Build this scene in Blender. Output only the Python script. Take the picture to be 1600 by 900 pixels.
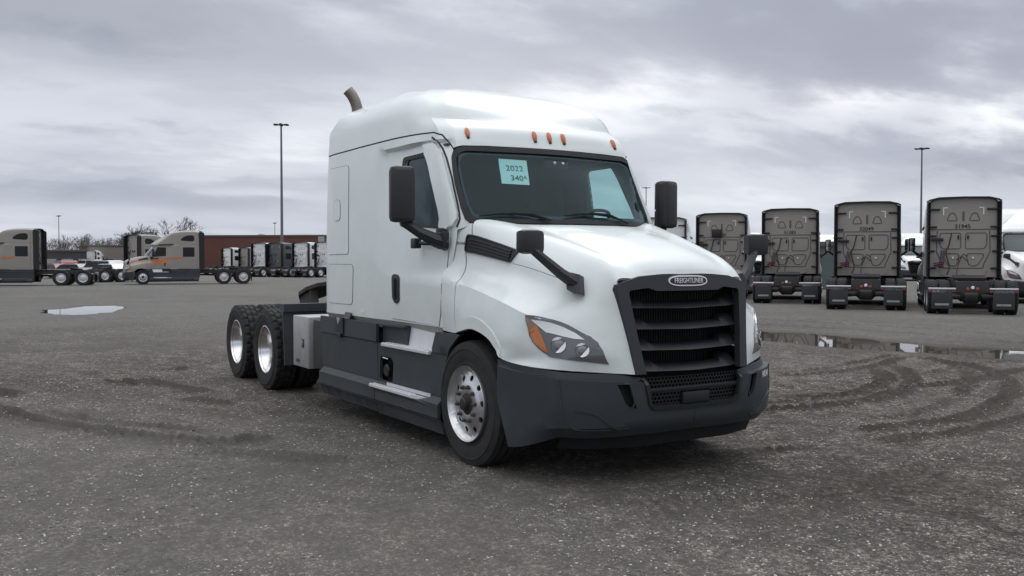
import bpy, bmesh, math, random
import numpy as np
from mathutils import Vector, Matrix
from mathutils.geometry import delaunay_2d_cdt
PI = math.pi
for o in list(bpy.data.objects): bpy.data.objects.remove(o)
scene = bpy.context.scene
col = scene.collection
random.seed(7); RNG = np.random.default_rng(7)
# ------------------------------------------------------------------ camera, world, sun, exposure
CAMP = Vector((6.521, -4.830, 1.650)); YAW = math.radians(148.397); PITCH = math.radians(-1.7375)
cd = bpy.data.cameras.new('camera'); cam = bpy.data.objects.new('camera', cd); col.objects.link(cam)
cam.location = CAMP
fwd = Vector((math.cos(YAW)*math.cos(PITCH), math.sin(YAW)*math.cos(PITCH), math.sin(PITCH)))
cam.rotation_euler = fwd.to_track_quat('-Z', 'Y').to_euler()
cd.sensor_width = 36; cd.lens = 36 * 1477.7 / 1600; cd.clip_end = 6000; cd.clip_start = .05
scene.camera = cam
scene.view_settings.view_transform = 'Standard'; scene.view_settings.look = 'None'
scene.view_settings.exposure = 0.15; scene.view_settings.gamma = 1
SUN_EL = math.radians(50); SUN_AZ = math.radians(136)        # azimuth counted from +X towards +Y
FH = Vector((math.cos(YAW), math.sin(YAW), 0)); RH = Vector((math.sin(YAW), -math.cos(YAW), 0))
def ground_h(x, y):
    """gentle fall of the yard away from the camera"""
    dx = np.asarray(x) - CAMP.x; dy = np.asarray(y) - CAMP.y
    d = dx*FH.x + dy*FH.y; u = dx*RH.x + dy*RH.y
    sm = lambda a: np.clip(a, 0, 1)**2 * (3 - 2*np.clip(a, 0, 1))
    return -.045*sm((d-48)/12)*sm((6-u)/10) - np.clip(d-60, 0, 110)*.0049*sm((10-u)/20)
def at(px, d, z=None):
    """ground point d metres ahead along the view, on the bearing of photo column px"""
    u = (px-800)/1477.7*d; x = CAMP.x + FH.x*d + RH.x*u; y = CAMP.y + FH.y*d + RH.y*u
    return Vector((x, y, float(ground_h(x, y)) if z is None else z))
w = bpy.data.worlds.new("World"); scene.world = w; w.use_nodes = True
nt = w.node_tree; nt.nodes.clear(); N = nt.nodes.new; LK = nt.links.new
def node(t, loc=None, **k):
    n = N(t)
    for a, v in k.items():
        if isinstance(a, str) and hasattr(n, a): setattr(n, a, v)
    return n
def mathn(op, a, b=None, c=None, clamp=False):
    n = N('ShaderNodeMath'); n.operation = op; n.use_clamp = clamp
    for i, v in enumerate((a, b, c)):
        if v is None: continue
        if hasattr(v, 'links'): LK(v, n.inputs[i])
        else: n.inputs[i].default_value = v
    return n.outputs[0]
def ramp(f, stops, interp='LINEAR'):
    n = N('ShaderNodeValToRGB'); n.color_ramp.interpolation = interp; e = n.color_ramp.elements
    while len(e) < len(stops): e.new(.5)
    for el, (p, c) in zip(e, stops): el.position = p; el.color = tuple(c) + (1,) if len(c) == 3 else c
    LK(f, n.inputs[0]); return n.outputs[0]
def mixc(f, a, b, mode='MIX'):
    n = N('ShaderNodeMix'); n.data_type = 'RGBA'; n.blend_type = mode
    for i, v in ((0, f), (6, a), (7, b)):
        if hasattr(v, 'links'): LK(v, n.inputs[i])
        else: n.inputs[i].default_value = v if i == 0 else (tuple(v) + (1,))[:4]
    return n.outputs[2]
sky = N('ShaderNodeTexSky'); sky.sky_type = 'NISHITA'; sky.sun_disc = False; sky.sun_elevation = SUN_EL; sky.sun_rotation = math.pi/2 - SUN_AZ
sky.air_density = 1.0; sky.dust_density = 2.0
tc = N('ShaderNodeTexCoord'); sp = N('ShaderNodeSeparateXYZ'); LK(tc.outputs['Generated'], sp.inputs[0])
X, Y, Z = sp.outputs
# cloud deck: the view direction met with a flat layer overhead, so that the clouds shrink towards the horizon
zz = mathn('ADD', mathn('MAXIMUM', Z, 0.0), .22)
cu = N('ShaderNodeCombineXYZ'); LK(mathn('DIVIDE', X, zz), cu.inputs[0]); LK(mathn('DIVIDE', Y, zz), cu.inputs[1])
def noise(vec, scale, detail, rough, dist=0.0, off=(0, 0, 0), rot=0, sc=(1, 1, 1)):
    m = N('ShaderNodeMapping'); m.inputs['Location'].default_value = off; m.inputs['Rotation'].default_value = (0, 0, rot); m.inputs['Scale'].default_value = sc
    LK(vec, m.inputs[0]); n = N('ShaderNodeTexNoise'); n.inputs['Scale'].default_value = scale; n.inputs['Detail'].default_value = detail
    n.inputs['Roughness'].default_value = rough; n.inputs['Distortion'].default_value = dist; LK(m.outputs[0], n.inputs['Vector']); return n.outputs['Fac']
n1 = noise(cu.outputs[0], .60, 4, .5, .15, (3.1, 1.7, 0), YAW, (1.2, .75, 1))
n2 = noise(cu.outputs[0], 1.5, 7, .56, .25, (7.3, 4.1, 2), YAW, (1.3, .8, 1))
n3 = noise(cu.outputs[0], 3.6, 6, .55, .2, (1.3, 9.1, 5), YAW, (1.3, .8, 1))
cl = mathn('ADD', mathn('ADD', mathn('MULTIPLY', n1, .5), mathn('MULTIPLY', n2, .38)), mathn('MULTIPLY', n3, .12))
SKY_LINE = ramp(cl, [(.37, (2.2, 2.36, 2.85)), (.44, (3.0, 3.2, 3.75)), (.5, (4.1, 4.35, 4.95)), (.555, (5.5, 5.75, 6.3)), (.63, (7.2, 7.4, 7.7))], 'EASE')
def breakin(px, py, wx, wy, rot=0.0):
    """a thin bright place in the cloud deck, given by its direction and angular size"""
    F = 1477.7; d = (FH*math.cos(PITCH) + Vector((0, 0, math.sin(PITCH))))
    up = RH.cross(d); v = (d*F + RH*(px-800) - up*(py-450)).normalized()
    right = v.cross(Vector((0, 0, 1))).normalized(); u2 = right.cross(v)
    def dot(a):
        n = N('ShaderNodeVectorMath'); n.operation = 'DOT_PRODUCT'; LK(tc.outputs['Generated'], n.inputs[0]); n.inputs[1].default_value = a; return n.outputs['Value']
    nn = mathn('MULTIPLY', mathn('SUBTRACT', n2, .5), wx/F*3.2); nm = mathn('MULTIPLY', mathn('SUBTRACT', mathn('ADD', mathn('MULTIPLY', n3, .5), mathn('MULTIPLY', n2, .5)), .5), wy/F*7)
    a = mathn('DIVIDE', mathn('ADD', dot(right), nn), wx/F); b = mathn('DIVIDE', mathn('ADD', dot(u2), nm), wy/F)
    b = mathn('ADD', b, mathn('MULTIPLY', a, rot))
    r2 = mathn('ADD', mathn('MULTIPLY', a, a), mathn('MULTIPLY', b, b)); front = mathn('GREATER_THAN', dot(v), 0.0)
    return mathn('MULTIPLY', mathn('EXPONENT', mathn('MULTIPLY', r2, -1.0)), front)
cloud = SKY_LINE
for (px, py, wx, wy, rot, c, k) in (
    (955, 148, 135, 36, 0, (10.2, 10.3, 10.5), 1.0), (1330, 155, 150, 30, 0, (10, 10.1, 10.3), 1.0), (1575, 195, 110, 34, .2, (9.2, 9.4, 9.6), .95), (1140, 160, 160, 40, 0, (5.6, 5.8, 6.3), .6),
    (850, 110, 260, 60, 0, (5.2, 5.4, 5.9), .6), (1480, 90, 330, 70, 0, (2.9, 3.0, 3.65), .75), (1200, 40, 380, 60, 0, (3.0, 3.1, 3.7), .65), (620, 40, 300, 60, 0, (3.2, 3.3, 3.9), .5),
    (450, 303, 150, 8, 0, (6.6, 6.9, 7.4), .75), (150, 315, 330, 22, 0, (3.2, 3.35, 4.1), .6), (1250, 240, 400, 36, 0, (3.3, 3.45, 4.15), .7), (650, 300, 240, 26, 0, (3.5, 3.7, 4.4), .4),
    (180, 240, 260, 28, 0, (3.5, 3.7, 4.4), .55), (200, 172, 260, 36, 0, (5.0, 5.2, 5.8), .5), (120, 40, 330, 80, 0, (3.5, 3.6, 4.1), .5),
    (500, 90, 260, 50, 0, (3.6, 3.75, 4.4), .4), (400, 350, 500, 18, 0, (4.9, 5.2, 5.9), .7), (1180, 322, 400, 14, 0, (5.6, 5.9, 6.4), .6)):
    cloud = mixc(mathn('MULTIPLY', breakin(px, py, wx, wy, rot), k), cloud, c)
hz = ramp(Z, [(0, (1, 1, 1)), (.10, (0, 0, 0))], 'EASE')
cloud = mixc(mathn('MULTIPLY', hz, .45), cloud, (4.9, 5.2, 5.9))
top = ramp(Z, [(.30, (0, 0, 0)), (.85, (1, 1, 1))], 'EASE')           # an overcast deck is brightest overhead
cloud = mixc(mathn('MULTIPLY', top, .85), cloud, (12.0, 12.3, 12.8))
cover = mixc(.975, sky.outputs[0], cloud)
bg = N('ShaderNodeBackground'); LK(cover, bg.inputs[0]); bg.inputs[1].default_value = 0.12
wo = N('ShaderNodeOutputWorld'); LK(bg.outputs[0], wo.inputs[0])
sl = bpy.data.lights.new('sun', 'SUN'); sl.energy = 0.6; sl.angle = math.radians(20); sl.color = (1, .97, .93)
sun = bpy.data.objects.new('sun', sl); col.objects.link(sun)
sd = Vector((math.cos(SUN_AZ)*math.cos(SUN_EL), math.sin(SUN_AZ)*math.cos(SUN_EL), math.sin(SUN_EL)))
sun.rotation_euler = sd.to_track_quat('Z', 'Y').to_euler()
# ------------------------------------------------------------------ materials
def material(name, base, rough=.5, metal=0, coat=0, spec=.5, var=0, vscale=3, dirt=None, bump=0, bscale=40, trans=None, emit=None, rvar=0):
    global nt, N, LK
    m = bpy.data.materials.new(name); m.use_nodes = True; nt = m.node_tree; N = nt.nodes.new; LK = nt.links.new
    b = nt.nodes['Principled BSDF']; b.inputs['Base Color'].default_value = (*base, 1); b.inputs['Roughness'].default_value = rough
    b.inputs['Metallic'].default_value = metal; b.inputs['Coat Weight'].default_value = coat; b.inputs['Coat Roughness'].default_value = .06
    b.inputs['Specular IOR Level'].default_value = spec
    if var or dirt or bump or rvar:
        t = N('ShaderNodeTexCoord'); c = None
        f = noise(t.outputs['Object'], vscale, 6, .6)
        if var: c = mixc(f, tuple(v*(1-var) for v in base), tuple(min(1, v*(1+var)) for v in base))
        if dirt:
            dc, amt, dsc, zlo, zhi = dirt           # colour, amount, scale, height where it is thickest, height where it ends
            s = N('ShaderNodeSeparateXYZ'); g = N('ShaderNodeNewGeometry'); LK(g.outputs['Position'], s.inputs[0])
            h = N('ShaderNodeMapRange'); h.inputs[1].default_value = zhi; h.inputs[2].default_value = zlo; LK(s.outputs[2], h.inputs[0])
            k = ramp(noise(t.outputs['Object'], dsc, 8, .65), [(.35, (0, 0, 0)), (.75, (1, 1, 1))])
            k = mathn('MULTIPLY', mathn('MULTIPLY', k, mathn('ADD', mathn('MULTIPLY', h.outputs[0], .8), .2)), amt, clamp=True)
            c = mixc(k, c if c else base, dc)
            LK(mathn('ADD', mathn('MULTIPLY', k, .5), rough, clamp=True), b.inputs['Roughness'])
        elif rvar:
            LK(mathn('ADD', mathn('MULTIPLY', mathn('SUBTRACT', noise(t.outputs['Object'], 5, 7, .7), .5), rvar), rough, clamp=True), b.inputs['Roughness'])
        if c: LK(c, b.inputs['Base Color'])
        if bump:
            bn = N('ShaderNodeBump'); bn.inputs['Strength'].default_value = bump; bn.inputs['Distance'].default_value = .01
            LK(noise(t.outputs['Object'], bscale, 4, .6), bn.inputs['Height']); LK(bn.outputs[0], b.inputs['Normal'])
    if emit: b.inputs['Emission Color'].default_value = (*emit, 1); b.inputs['Emission Strength'].default_value = 1
    return m
def glass(name, tint, rough=0.0, refl=1.0):
    global nt, N, LK
    m = bpy.data.materials.new(name); m.use_nodes = True; nt = m.node_tree; nt.nodes.clear(); N = nt.nodes.new; LK = nt.links.new
    tr = N('ShaderNodeBsdfTransparent'); tr.inputs[0].default_value = (*tint, 1); gl = N('ShaderNodeBsdfGlossy'); gl.inputs[0].default_value = (.48, .60, .64, 1); gl.inputs['Roughness'].default_value = rough
    g_ = N('ShaderNodeNewGeometry'); dt = N('ShaderNodeVectorMath'); dt.operation = 'DOT_PRODUCT'; LK(g_.outputs['Normal'], dt.inputs[0]); LK(g_.outputs['Incoming'], dt.inputs[1])
    fres = mathn('ADD', mathn('MULTIPLY', mathn('POWER', mathn('SUBTRACT', 1.0, mathn('ABSOLUTE', dt.outputs['Value'])), 5.0), .95), .05); mx = N('ShaderNodeMixShader'); LK(mathn('MULTIPLY', fres, refl, clamp=True), mx.inputs[0])
    LK(tr.outputs[0], mx.inputs[1]); LK(gl.outputs[0], mx.inputs[2]); o = N('ShaderNodeOutputMaterial'); LK(mx.outputs[0], o.inputs[0]); return m
MUD = (.13, .12, .105)
M = dict(
 white=material('white_paint', (.745, .80, .788), .32, coat=.5, var=.03, dirt=((.40, .40, .37), .35, 2.2, 1.0, 2.2)),
 white_plain=material('white_paint_plain', (.80, .81, .80), .35, coat=.3, var=.04),
 grey=material('grey_metallic_paint', (.285, .262, .235), .40, metal=.1, coat=.4, var=.07, vscale=1.5),
 plastic=material('charcoal_plastic', (.033, .041, .048), .50, spec=.4, var=.15, bump=.15, bscale=300, dirt=(MUD, .30, 3, .15, 1.2)),
 bumperp=material('bumper_plastic', (.028, .036, .043), .46, spec=.4, var=.12, bump=.12, bscale=300, dirt=(MUD, .22, 3.5, .15, 1.0)),
 black=material('black_plastic', (.012, .012, .014), .45),
 matblack=material('matt_black', (.006, .006, .007), .85),
 mirrorp=material('mirror_housing_plastic', (.020, .021, .025), .5, bump=.2, bscale=250),
 rubber=material('tyre_rubber', (.0125, .0125, .0135), .80, var=.3, vscale=9, dirt=(MUD, .22, 9, .02, 1.3)),
 polished=material('polished_aluminium', (.80, .80, .81), .20, metal=1, rvar=.35),
 wheelmetal=material('wheel_aluminium', (.68, .68, .69), .30, metal=1, var=.12, vscale=14, rvar=.4, dirt=(MUD, .35, 12, .1, .9)),
 dome=material('bright_hub_cover', (.62, .62, .63), .35, metal=.35, var=.08, vscale=10),
 brushed=material('brushed_aluminium', (.60, .60, .61), .38, metal=1, var=.12, vscale=7, rvar=.3),
 riser=material('step_riser_paint', (.66, .66, .68), .45, metal=.2, var=.15, vscale=8),
 tread=material('tread_plate_aluminium', (.72, .72, .74), .42, metal=.3, var=.15, vscale=20),
 boxmetal=material('toolbox_aluminium', (.50, .50, .50), .45, metal=.75, var=.2, vscale=6, rvar=.3, dirt=(MUD, .5, 5, .3, 1.2)),
 steel=material('dark_steel', (.045, .043, .042), .6, metal=.4, var=.3, vscale=8, dirt=(MUD, .5, 6, .2, 1.3)),
 nut=material('nut_steel', (.085, .082, .08), .5, metal=.5, var=.3, vscale=30),
 hub=material('oily_hub', (.03, .028, .027), .55, metal=.3),
 exhaust=material('heat_tinted_steel', (.26, .225, .19), .40, metal=.85, var=.25, vscale=6),
 amber=material('amber_lens', (.50, .15, .03), .18, coat=1, var=.15, vscale=25),
 amberlight=material('amber_marker_lens', (.55, .13, .03), .22, coat=1),
 ambertop=material('smoked_amber_lens', (.26, .15, .11), .2, coat=1), lensgrey=material('projector_lens_glass', (.13, .135, .14), .08, coat=1),
 grillep=material('grille_plastic', (.012, .013, .016), .45, bump=.15, bscale=300), surround=material('grille_surround_plastic', (.022, .025, .030), .5, bump=.15, bscale=300),
 red=material('red_lens', (.22, .025, .022), .25, coat=1),
 bezel=material('headlamp_bezel', (.11, .115, .125), .22, coat=1, metal=.2),
 chrome=material('chrome', (.86, .87, .88), .08, metal=1),
 lamp_clear=material('clear_headlamp_lens', (.80, .82, .84), .12, coat=1),
 seal=material('rubber_seal', (.010, .010, .012), .55),
 interior=material('cab_trim', (.045, .062, .075), .8, var=.2),
 seatm=material('seat_cloth', (.035, .038, .042), .9, var=.3, vscale=20),
 paper=material('note_paper', (.72, .82, .80), .7),
 ink=material('marker_ink', (.07, .11, .12), .7),
 chalk=material('chalk', (.75, .76, .78), .9),
 blackt=material('black_lettering', (.015, .015, .015), .6),
 silvert=material('silver_lettering', (.82, .83, .84), .3, metal=.3),
 orange=material('orange_vinyl', (.62, .17, .04), .45, var=.25, vscale=4),
 hose=material('rubber_hose', (.02, .018, .018), .5), redhose=material('red_hose', (.20, .015, .02), .5), bluehose=material('blue_hose', (.02, .05, .16), .5),
 mudflap=material('mudflap_rubber', (.028, .030, .036), .65, var=.2, vscale=5),
 seam=material('panel_gap', (.03, .03, .032), .7),
 sillm=material('grey_sill_paint', (.34, .35, .345), .45, var=.15, vscale=8, dirt=(MUD, .5, 5, .9, 1.2)),
 windshield=glass('windscreen_glass', (.60, .79, .79), 0, 1.0), sideglass=glass('side_window_glass', (.66, .86, .84), 0, 1.3),
 darkglass=material('dark_window_glass', (.010, .012, .014), .12, spec=.3),
 tealglass=material('teal_windscreen_glass', (.04, .065, .07), .08, spec=.6, coat=.4),
)
# --- SHELL BEGIN
class Shell:
    """Smooth surface through a grid of measured points P[row][col] (y >= 0 half); s runs over columns, t over rows."""
    def __init__(self, P, t, s, crt=(), crs=(), sym_s=(), sym_t=()):
        self.P = np.array(P, float); self.t = np.array(t, float); self.s = np.array(s, float)
        self.crt = set(crt); self.crs = set(crs); self.sym_s = sym_s; self.sym_t = sym_t
        self.sl, self.sr = self._tan(self.P.swapaxes(0, 1), self.s, self.crs, sym_s)   # arrays (C,R,3)
        self._dense = None
    @staticmethod
    def _tan(Q, k, cr, sym):
        n = len(k); h = np.diff(k).reshape((-1,) + (1,) * (Q.ndim - 1)); d = np.diff(Q, axis=0) / h
        L = np.zeros_like(Q); Rr = np.zeros_like(Q)
        L[1:] = d; Rr[:-1] = d; L[0] = d[0]; Rr[-1] = d[-1]
        m = (d[1:] * h[:-1] + d[:-1] * h[1:]) / (h[:-1] + h[1:])
        for i in range(1, n - 1):
            if i not in cr: L[i] = m[i - 1]; Rr[i] = m[i - 1]
        for e in sym:
            i = 0 if e == 0 else n - 1
            for A in (L, Rr): A[i, ..., 0] = 0; A[i, ..., 2] = 0
        return L, Rr
    @staticmethod
    def _her(p0, p1, m0, m1, u, h):
        u = u[..., None]; h = h[..., None]; u2 = u * u; u3 = u2 * u
        return (2*u3-3*u2+1)*p0 + (u3-2*u2+u)*h*m0 + (-2*u3+3*u2)*p1 + (u3-u2)*h*m1
    def ev(self, s, t):
        s = np.clip(np.asarray(s, float).ravel(), self.s[0], self.s[-1]); t = np.clip(np.asarray(t, float).ravel(), self.t[0], self.t[-1])
        j = np.clip(np.searchsorted(self.s, s, side='right') - 1, 0, len(self.s) - 2)
        h = self.s[j+1] - self.s[j]; u = (s - self.s[j]) / h
        Q = self.P.swapaxes(0, 1)
        uu = np.repeat(u[:, None], Q.shape[1], 1); hh = np.repeat(h[:, None], Q.shape[1], 1)
        rows = self._her(Q[j], Q[j+1], self.sr[j], self.sl[j+1], uu, hh)          # (N,R,3)
        L, Rr = self._tan(rows.swapaxes(0, 1), self.t, self.crt, self.sym_t)
        i = np.clip(np.searchsorted(self.t, t, side='right') - 1, 0, len(self.t) - 2)
        g = self.t[i+1] - self.t[i]; w = (t - self.t[i]) / g; n = np.arange(len(s))
        return self._her(rows[n, i], rows[n, i+1], Rr[i, n], L[i+1, n], w, g)
    def nrm(self, s, t, e=2e-3):
        s = np.asarray(s, float).ravel(); t = np.asarray(t, float).ravel()
        a = self.ev(s + e, t) - self.ev(s - e, t); b = self.ev(s, t + e) - self.ev(s, t - e)
        n = np.cross(b, a); l = np.linalg.norm(n, axis=1, keepdims=True); l[l == 0] = 1
        return n / l
    def dense(self):
        if self._dense is None:
            S = np.linspace(self.s[0], self.s[-1], 160); T = np.linspace(self.t[0], self.t[-1], 160)
            a, b = np.meshgrid(S, T); a = a.ravel(); b = b.ravel(); self._dense = (a, b, self.ev(a, b))
        return self._dense
    def _refine(self, cost, s, t):
        ds = (self.s[-1] - self.s[0]) / 160; dt = (self.t[-1] - self.t[0]) / 160
        for _ in range(14):
            a, b = np.meshgrid(np.linspace(-1, 1, 5) * ds + s, np.linspace(-1, 1, 5) * dt + t)
            a = np.clip(a.ravel(), self.s[0], self.s[-1]); b = np.clip(b.ravel(), self.t[0], self.t[-1])
            k = np.argmin(cost(self.ev(a, b))); s, t = a[k], b[k]; ds *= .6; dt *= .6
        return s, t
    def find(self, p):
        """(s,t) of the surface point nearest to p (given with either sign of y); None coordinates are ignored."""
        p = list(p); w = np.array([0 if v is None else 1 for v in p]); q = np.array([0 if v is None else v for v in p], float); q[1] = abs(q[1])
        c = lambda X: (((X - q) ** 2) * w).sum(1)
        a, b, X = self.dense(); k = np.argmin(c(X)); return self._refine(c, a[k], b[k])
    def finds(self, pts): return [self.find(p) for p in pts]
def _rows(cols): return [[c[i] for c in cols] for i in range(len(cols[0]))]
# cab and roof as one surface; columns run from the middle of the back wall round the side to the middle of the windscreen
CAB_T = [.98, 1.07, 1.25, 1.46, 1.54, 1.95, 2.3, 2.6, 2.67, 2.70, 2.80, 2.92, 3.04, 3.13, 3.22, 3.5, 3.95]
CAB_S = [0, .95, 1.08, 1.2, 1.8, 2.45, 2.82, 3.4, 3.95, 4.12, 4.47, 4.77, 5.07]
def _side(x, ys, zt=(3.13, 3.22, 3.29, 3.32), ye=(.985, .85, .45)):
    z = CAB_T[:13]
    return [(x, y, zz) for y, zz in zip(ys, z)] + [(x, ye[0], zt[0]), (x, ye[1], zt[1]), (x, ye[2], zt[2]), (x, 0, zt[3])]
_sl = [1.085, 1.128, 1.13, 1.13, 1.13, 1.125, 1.115, 1.105, 1.102, 1.10, 1.095, 1.085, 1.062]
_dr = [1.075, 1.115, 1.122, 1.122, 1.118, 1.10, 1.075, 1.045, 1.04, 1.094, 1.09, 1.075, 1.045]
def cab_cols():
    c = []
    z = CAB_T[:13]
    c.append([(-3.43, 0, v) for v in z] + [(-3.43, 0, 3.14), (-3.41, 0, 3.2), (-3.36, 0, 3.25), (-3.3, 0, 3.27)])
    c.append([(-3.43, .95, v) for v in z] + [(-3.43, .88, 3.11), (-3.41, .78, 3.17), (-3.36, .42, 3.235), (-3.28, 0, 3.275)])
    c.append([(-3.418, y - .018, v) for y, v in zip(_sl, z)] + [(-3.40, .945, 3.125), (-3.36, .82, 3.185), (-3.3, .44, 3.245), (-3.2, 0, 3.28)])
    c.append(_side(-3.31, _sl, (3.135, 3.205, 3.26, 3.29)))
    c.append(_side(-2.7, _sl, (3.16, 3.235, 3.305, 3.33), (.98, .85, .45)))
    c5 = _side(-2.03, _sl, (3.168, 3.24, 3.315, 3.34), (.975, .85, .45)); c5[14] = (-2.07, .85, 3.24); c5[15] = (-2.22, .45, 3.315); c5[16] = (-2.40, 0, 3.34); c.append(c5)
    c6 = _side(-1.68, _dr, (3.16, 3.225, 3.305, 3.34), (.965, .84, .45)); c6[14] = (-1.76, .84, 3.225); c6[15] = (-2.02, .45, 3.305); c6[16] = (-2.24, 0, 3.34); c.append(c6)
    c7 = _side(-1.22, _dr, (3.125, 3.185, 3.27, 3.33), (.945, .83, .45)); c7[10] = (-1.24, 1.077, 2.80); c7[11] = (-1.34, 1.066, 2.915); c7[12] = (-1.38, 1.025, 3.03); c7[13] = (-1.40, .95, 3.135); c7[14] = (-1.56, .82, 3.21); c7[15] = (-1.88, .45, 3.30); c7[16] = (-2.13, 0, 3.337)
    c7[7] = (-1.15, 1.04, 2.6); c7[6] = (-1.0, 1.07, 2.3); c7[5] = (-.9, 1.10, 1.95)
    c7[0:5] = [(-.9, 1.09, .98), (-.9, 1.13, 1.07), (-.9, 1.14, 1.25), (-.9, 1.14, 1.46), (-.9, 1.118, 1.54)]
    c.append(c7)
    c.append([(-.58, 1.1, .98), (-.58, 1.145, 1.07), (-.58, 1.155, 1.25), (-.58, 1.152, 1.46), (-.58, 1.10, 1.54), (-.56, 1.06, 1.95), (-.72, 1.04, 2.3), (-.86, 1.012, 2.6),
              (-.90, 1.0, 2.67), (-.88, 1.03, 2.70), (-.92, 1.02, 2.80), (-1.08, 1.0, 2.91), (-1.13, .955, 3.02), (-1.19, .90, 3.085), (-1.36, .785, 3.17), (-1.72, .43, 3.28), (-2.06, 0, 3.333)])
    c.append([(-.42, .95, v) for v in z[:5]] + [(-.42, .957, 1.95), (-.585, .945, 2.3), (-.725, .93, 2.6), (-.75, .93, 2.67), (-.76, .93, 2.70), (-.83, .92, 2.80), (-1.0, .90, 2.905),
              (-1.06, .865, 3.02), (-1.14, .83, 3.09), (-1.32, .74, 3.17), (-1.67, .38, 3.272), (-2.02, 0, 3.33)])
    c.append([(-.2, .6, v) for v in z[:5]] + [(-.2, .6, 1.95), (-.45, .6, 2.3), (-.69, .6, 2.6), (-.71, .6, 2.67), (-.722, .6, 2.70), (-.77, .6, 2.80), (-.935, .61, 2.9),
              (-1.03, .59, 3.02), (-1.13, .57, 3.085), (-1.3, .5, 3.165), (-1.63, .27, 3.267), (-1.98, 0, 3.327)])
    c.append([(-.14, .3, v) for v in z[:5]] + [(-.14, .3, 1.95), (-.395, .3, 2.3), (-.645, .3, 2.6), (-.668, .3, 2.67), (-.68, .3, 2.70), (-.725, .3, 2.80), (-.88, .3, 2.9),
              (-1.01, .29, 3.015), (-1.12, .28, 3.08), (-1.28, .25, 3.16), (-1.61, .14, 3.263), (-1.95, 0, 3.324)])
    c.append([(-.11, 0, v) for v in z[:5]] + [(-.11, 0, 1.95), (-.375, 0, 2.3), (-.625, 0, 2.6), (-.652, 0, 2.67), (-.665, 0, 2.70), (-.71, 0, 2.80), (-.86, 0, 2.9),
              (-1.0, 0, 3.01), (-1.12, 0, 3.08), (-1.28, 0, 3.16), (-1.6, 0, 3.26), (-1.92, 0, 3.32)])
    up = lambda j, i, dz, dy=0: c[j].__setitem__(i, (c[j][i][0], c[j][i][1]+dy, c[j][i][2]+dz))
    for j in range(13):
        for i, dz in ((14, .012), (15, .035), (16, .04)): up(j, i, dz+(.03 if j < 4 else .012 if j < 6 else 0))
    for j in (0, 1, 2, 3): up(j, 13, .035, .012 if j else 0); up(j, 12, .0, .006 if j > 1 else 0)
    return c
CAB = Shell(_rows(cab_cols()), CAB_T, CAB_S, crt=(1, 3, 4, 8, 9, 11), crs=(5, 8, 9), sym_s=(0, 1), sym_t=(1,))
HOOD_S = [0, .27, .55, .88, 1.2, 1.45, 1.7, 2.0, 2.2]
HOOD_T = [0, .33, .58, .9, 1.0, 1.25, 1.5, 1.72, 1.95]
hood_cols = [
 [(-.10,0,1.935),(-.13,.33,1.94),(-.2,.6,1.945),(-.50,.985,1.955),(-.58,1.035,1.86),(-.6,1.075,1.64),(-.6,1.152,1.50),(-.6,1.157,1.27),(-.6,1.14,1.05)],
 [(.0,0,1.93),(-.03,.33,1.93),(-.08,.6,1.928),(-.33,.94,1.945),(-.33,.985,1.85),(-.33,1.035,1.60),(-.33,1.155,1.455),(-.33,1.175,1.25),(-.33,1.17,1.045)],
 [(.15,0,1.905),(.12,.33,1.90),(.1,.56,1.885),(-.02,.88,1.875),(-.04,.94,1.79),(-.05,1.0,1.56),(-.08,1.165,1.425),(-.13,1.195,1.24),(-.17,1.2,1.072)],
 [(.42,0,1.845),(.42,.32,1.835),(.4,.53,1.815),(.30,.80,1.795),(.28,.88,1.71),(.25,.95,1.51),(.2,1.17,1.375),(.12,1.205,1.24),(.05,1.21,1.103)],
 [(.7,0,1.77),(.7,.31,1.76),(.68,.5,1.74),(.60,.735,1.71),(.56,.825,1.63),(.52,.92,1.44),(.48,1.165,1.315),(.4,1.205,1.16),(.30,1.215,1.05)],
 [(.92,0,1.695),(.91,.3,1.69),(.89,.48,1.675),(.83,.69,1.64),(.80,.78,1.55),(.76,.90,1.38),(.735,1.13,1.245),(.62,1.19,1.06),(.42,1.215,.975)],
 [(1.05,0,1.635),(1.04,.3,1.63),(1.02,.46,1.617),(.97,.655,1.58),(.96,.72,1.48),(.94,.82,1.33),(.92,.97,1.19),(.82,1.09,1.0),(.52,1.205,.90)],
 [(1.12,0,1.578),(1.115,.3,1.573),(1.10,.45,1.56),(1.06,.636,1.525),(1.075,.66,1.42),(1.08,.70,1.27),(1.09,.77,1.10),(1.08,.86,.96),(.96,1.0,.857)],
 [(1.14,0,1.54),(1.14,.25,1.54),(1.135,.45,1.515),(1.117,.624,1.46),(1.14,.606,1.35),(1.165,.59,1.2),(1.19,.573,1.07),(1.215,.556,.95),(1.243,.538,.825)]]
for _c, _k in zip(hood_cols[1:8], (.4, .9, 1, 1, 1, .8, .35)):
    for _i in (0, 1): _c[_i] = (_c[_i][0], _c[_i][1], _c[_i][2]+.020*_k)
HOOD = Shell(_rows(hood_cols), HOOD_T, HOOD_S, crt=(2, 6), crs=(), sym_t=(0,))
BUMP_S = [0, .4, .5, .7, .9, 1.12, 1.35, 1.58, 1.78]
BUMP_T = [0, .07, .08, .28, .42, .52]
_bx = [1.27, 1.268, 1.262, 1.222, 1.14, 1.0, .8, .6, .42]; _by = [0, .4, .5, .7, .88, 1.05, 1.135, 1.185, 1.205]
_bz = [[.79,.79,.80,.83,.838,.845,.87,.885,.90],[.768,.768,.773,.783,.793,.803,.823,.838,.853],[.762,.762,.767,.777,.787,.797,.817,.832,.847],[.6]*9,[.46,.46,.46,.455,.45,.45,.42,.385,.36],[.38,.38,.38,.375,.37,.37,.32,.28,.26]]
_bo = [-.045, -.035, 0, .005, -.005, -.07]
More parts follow.
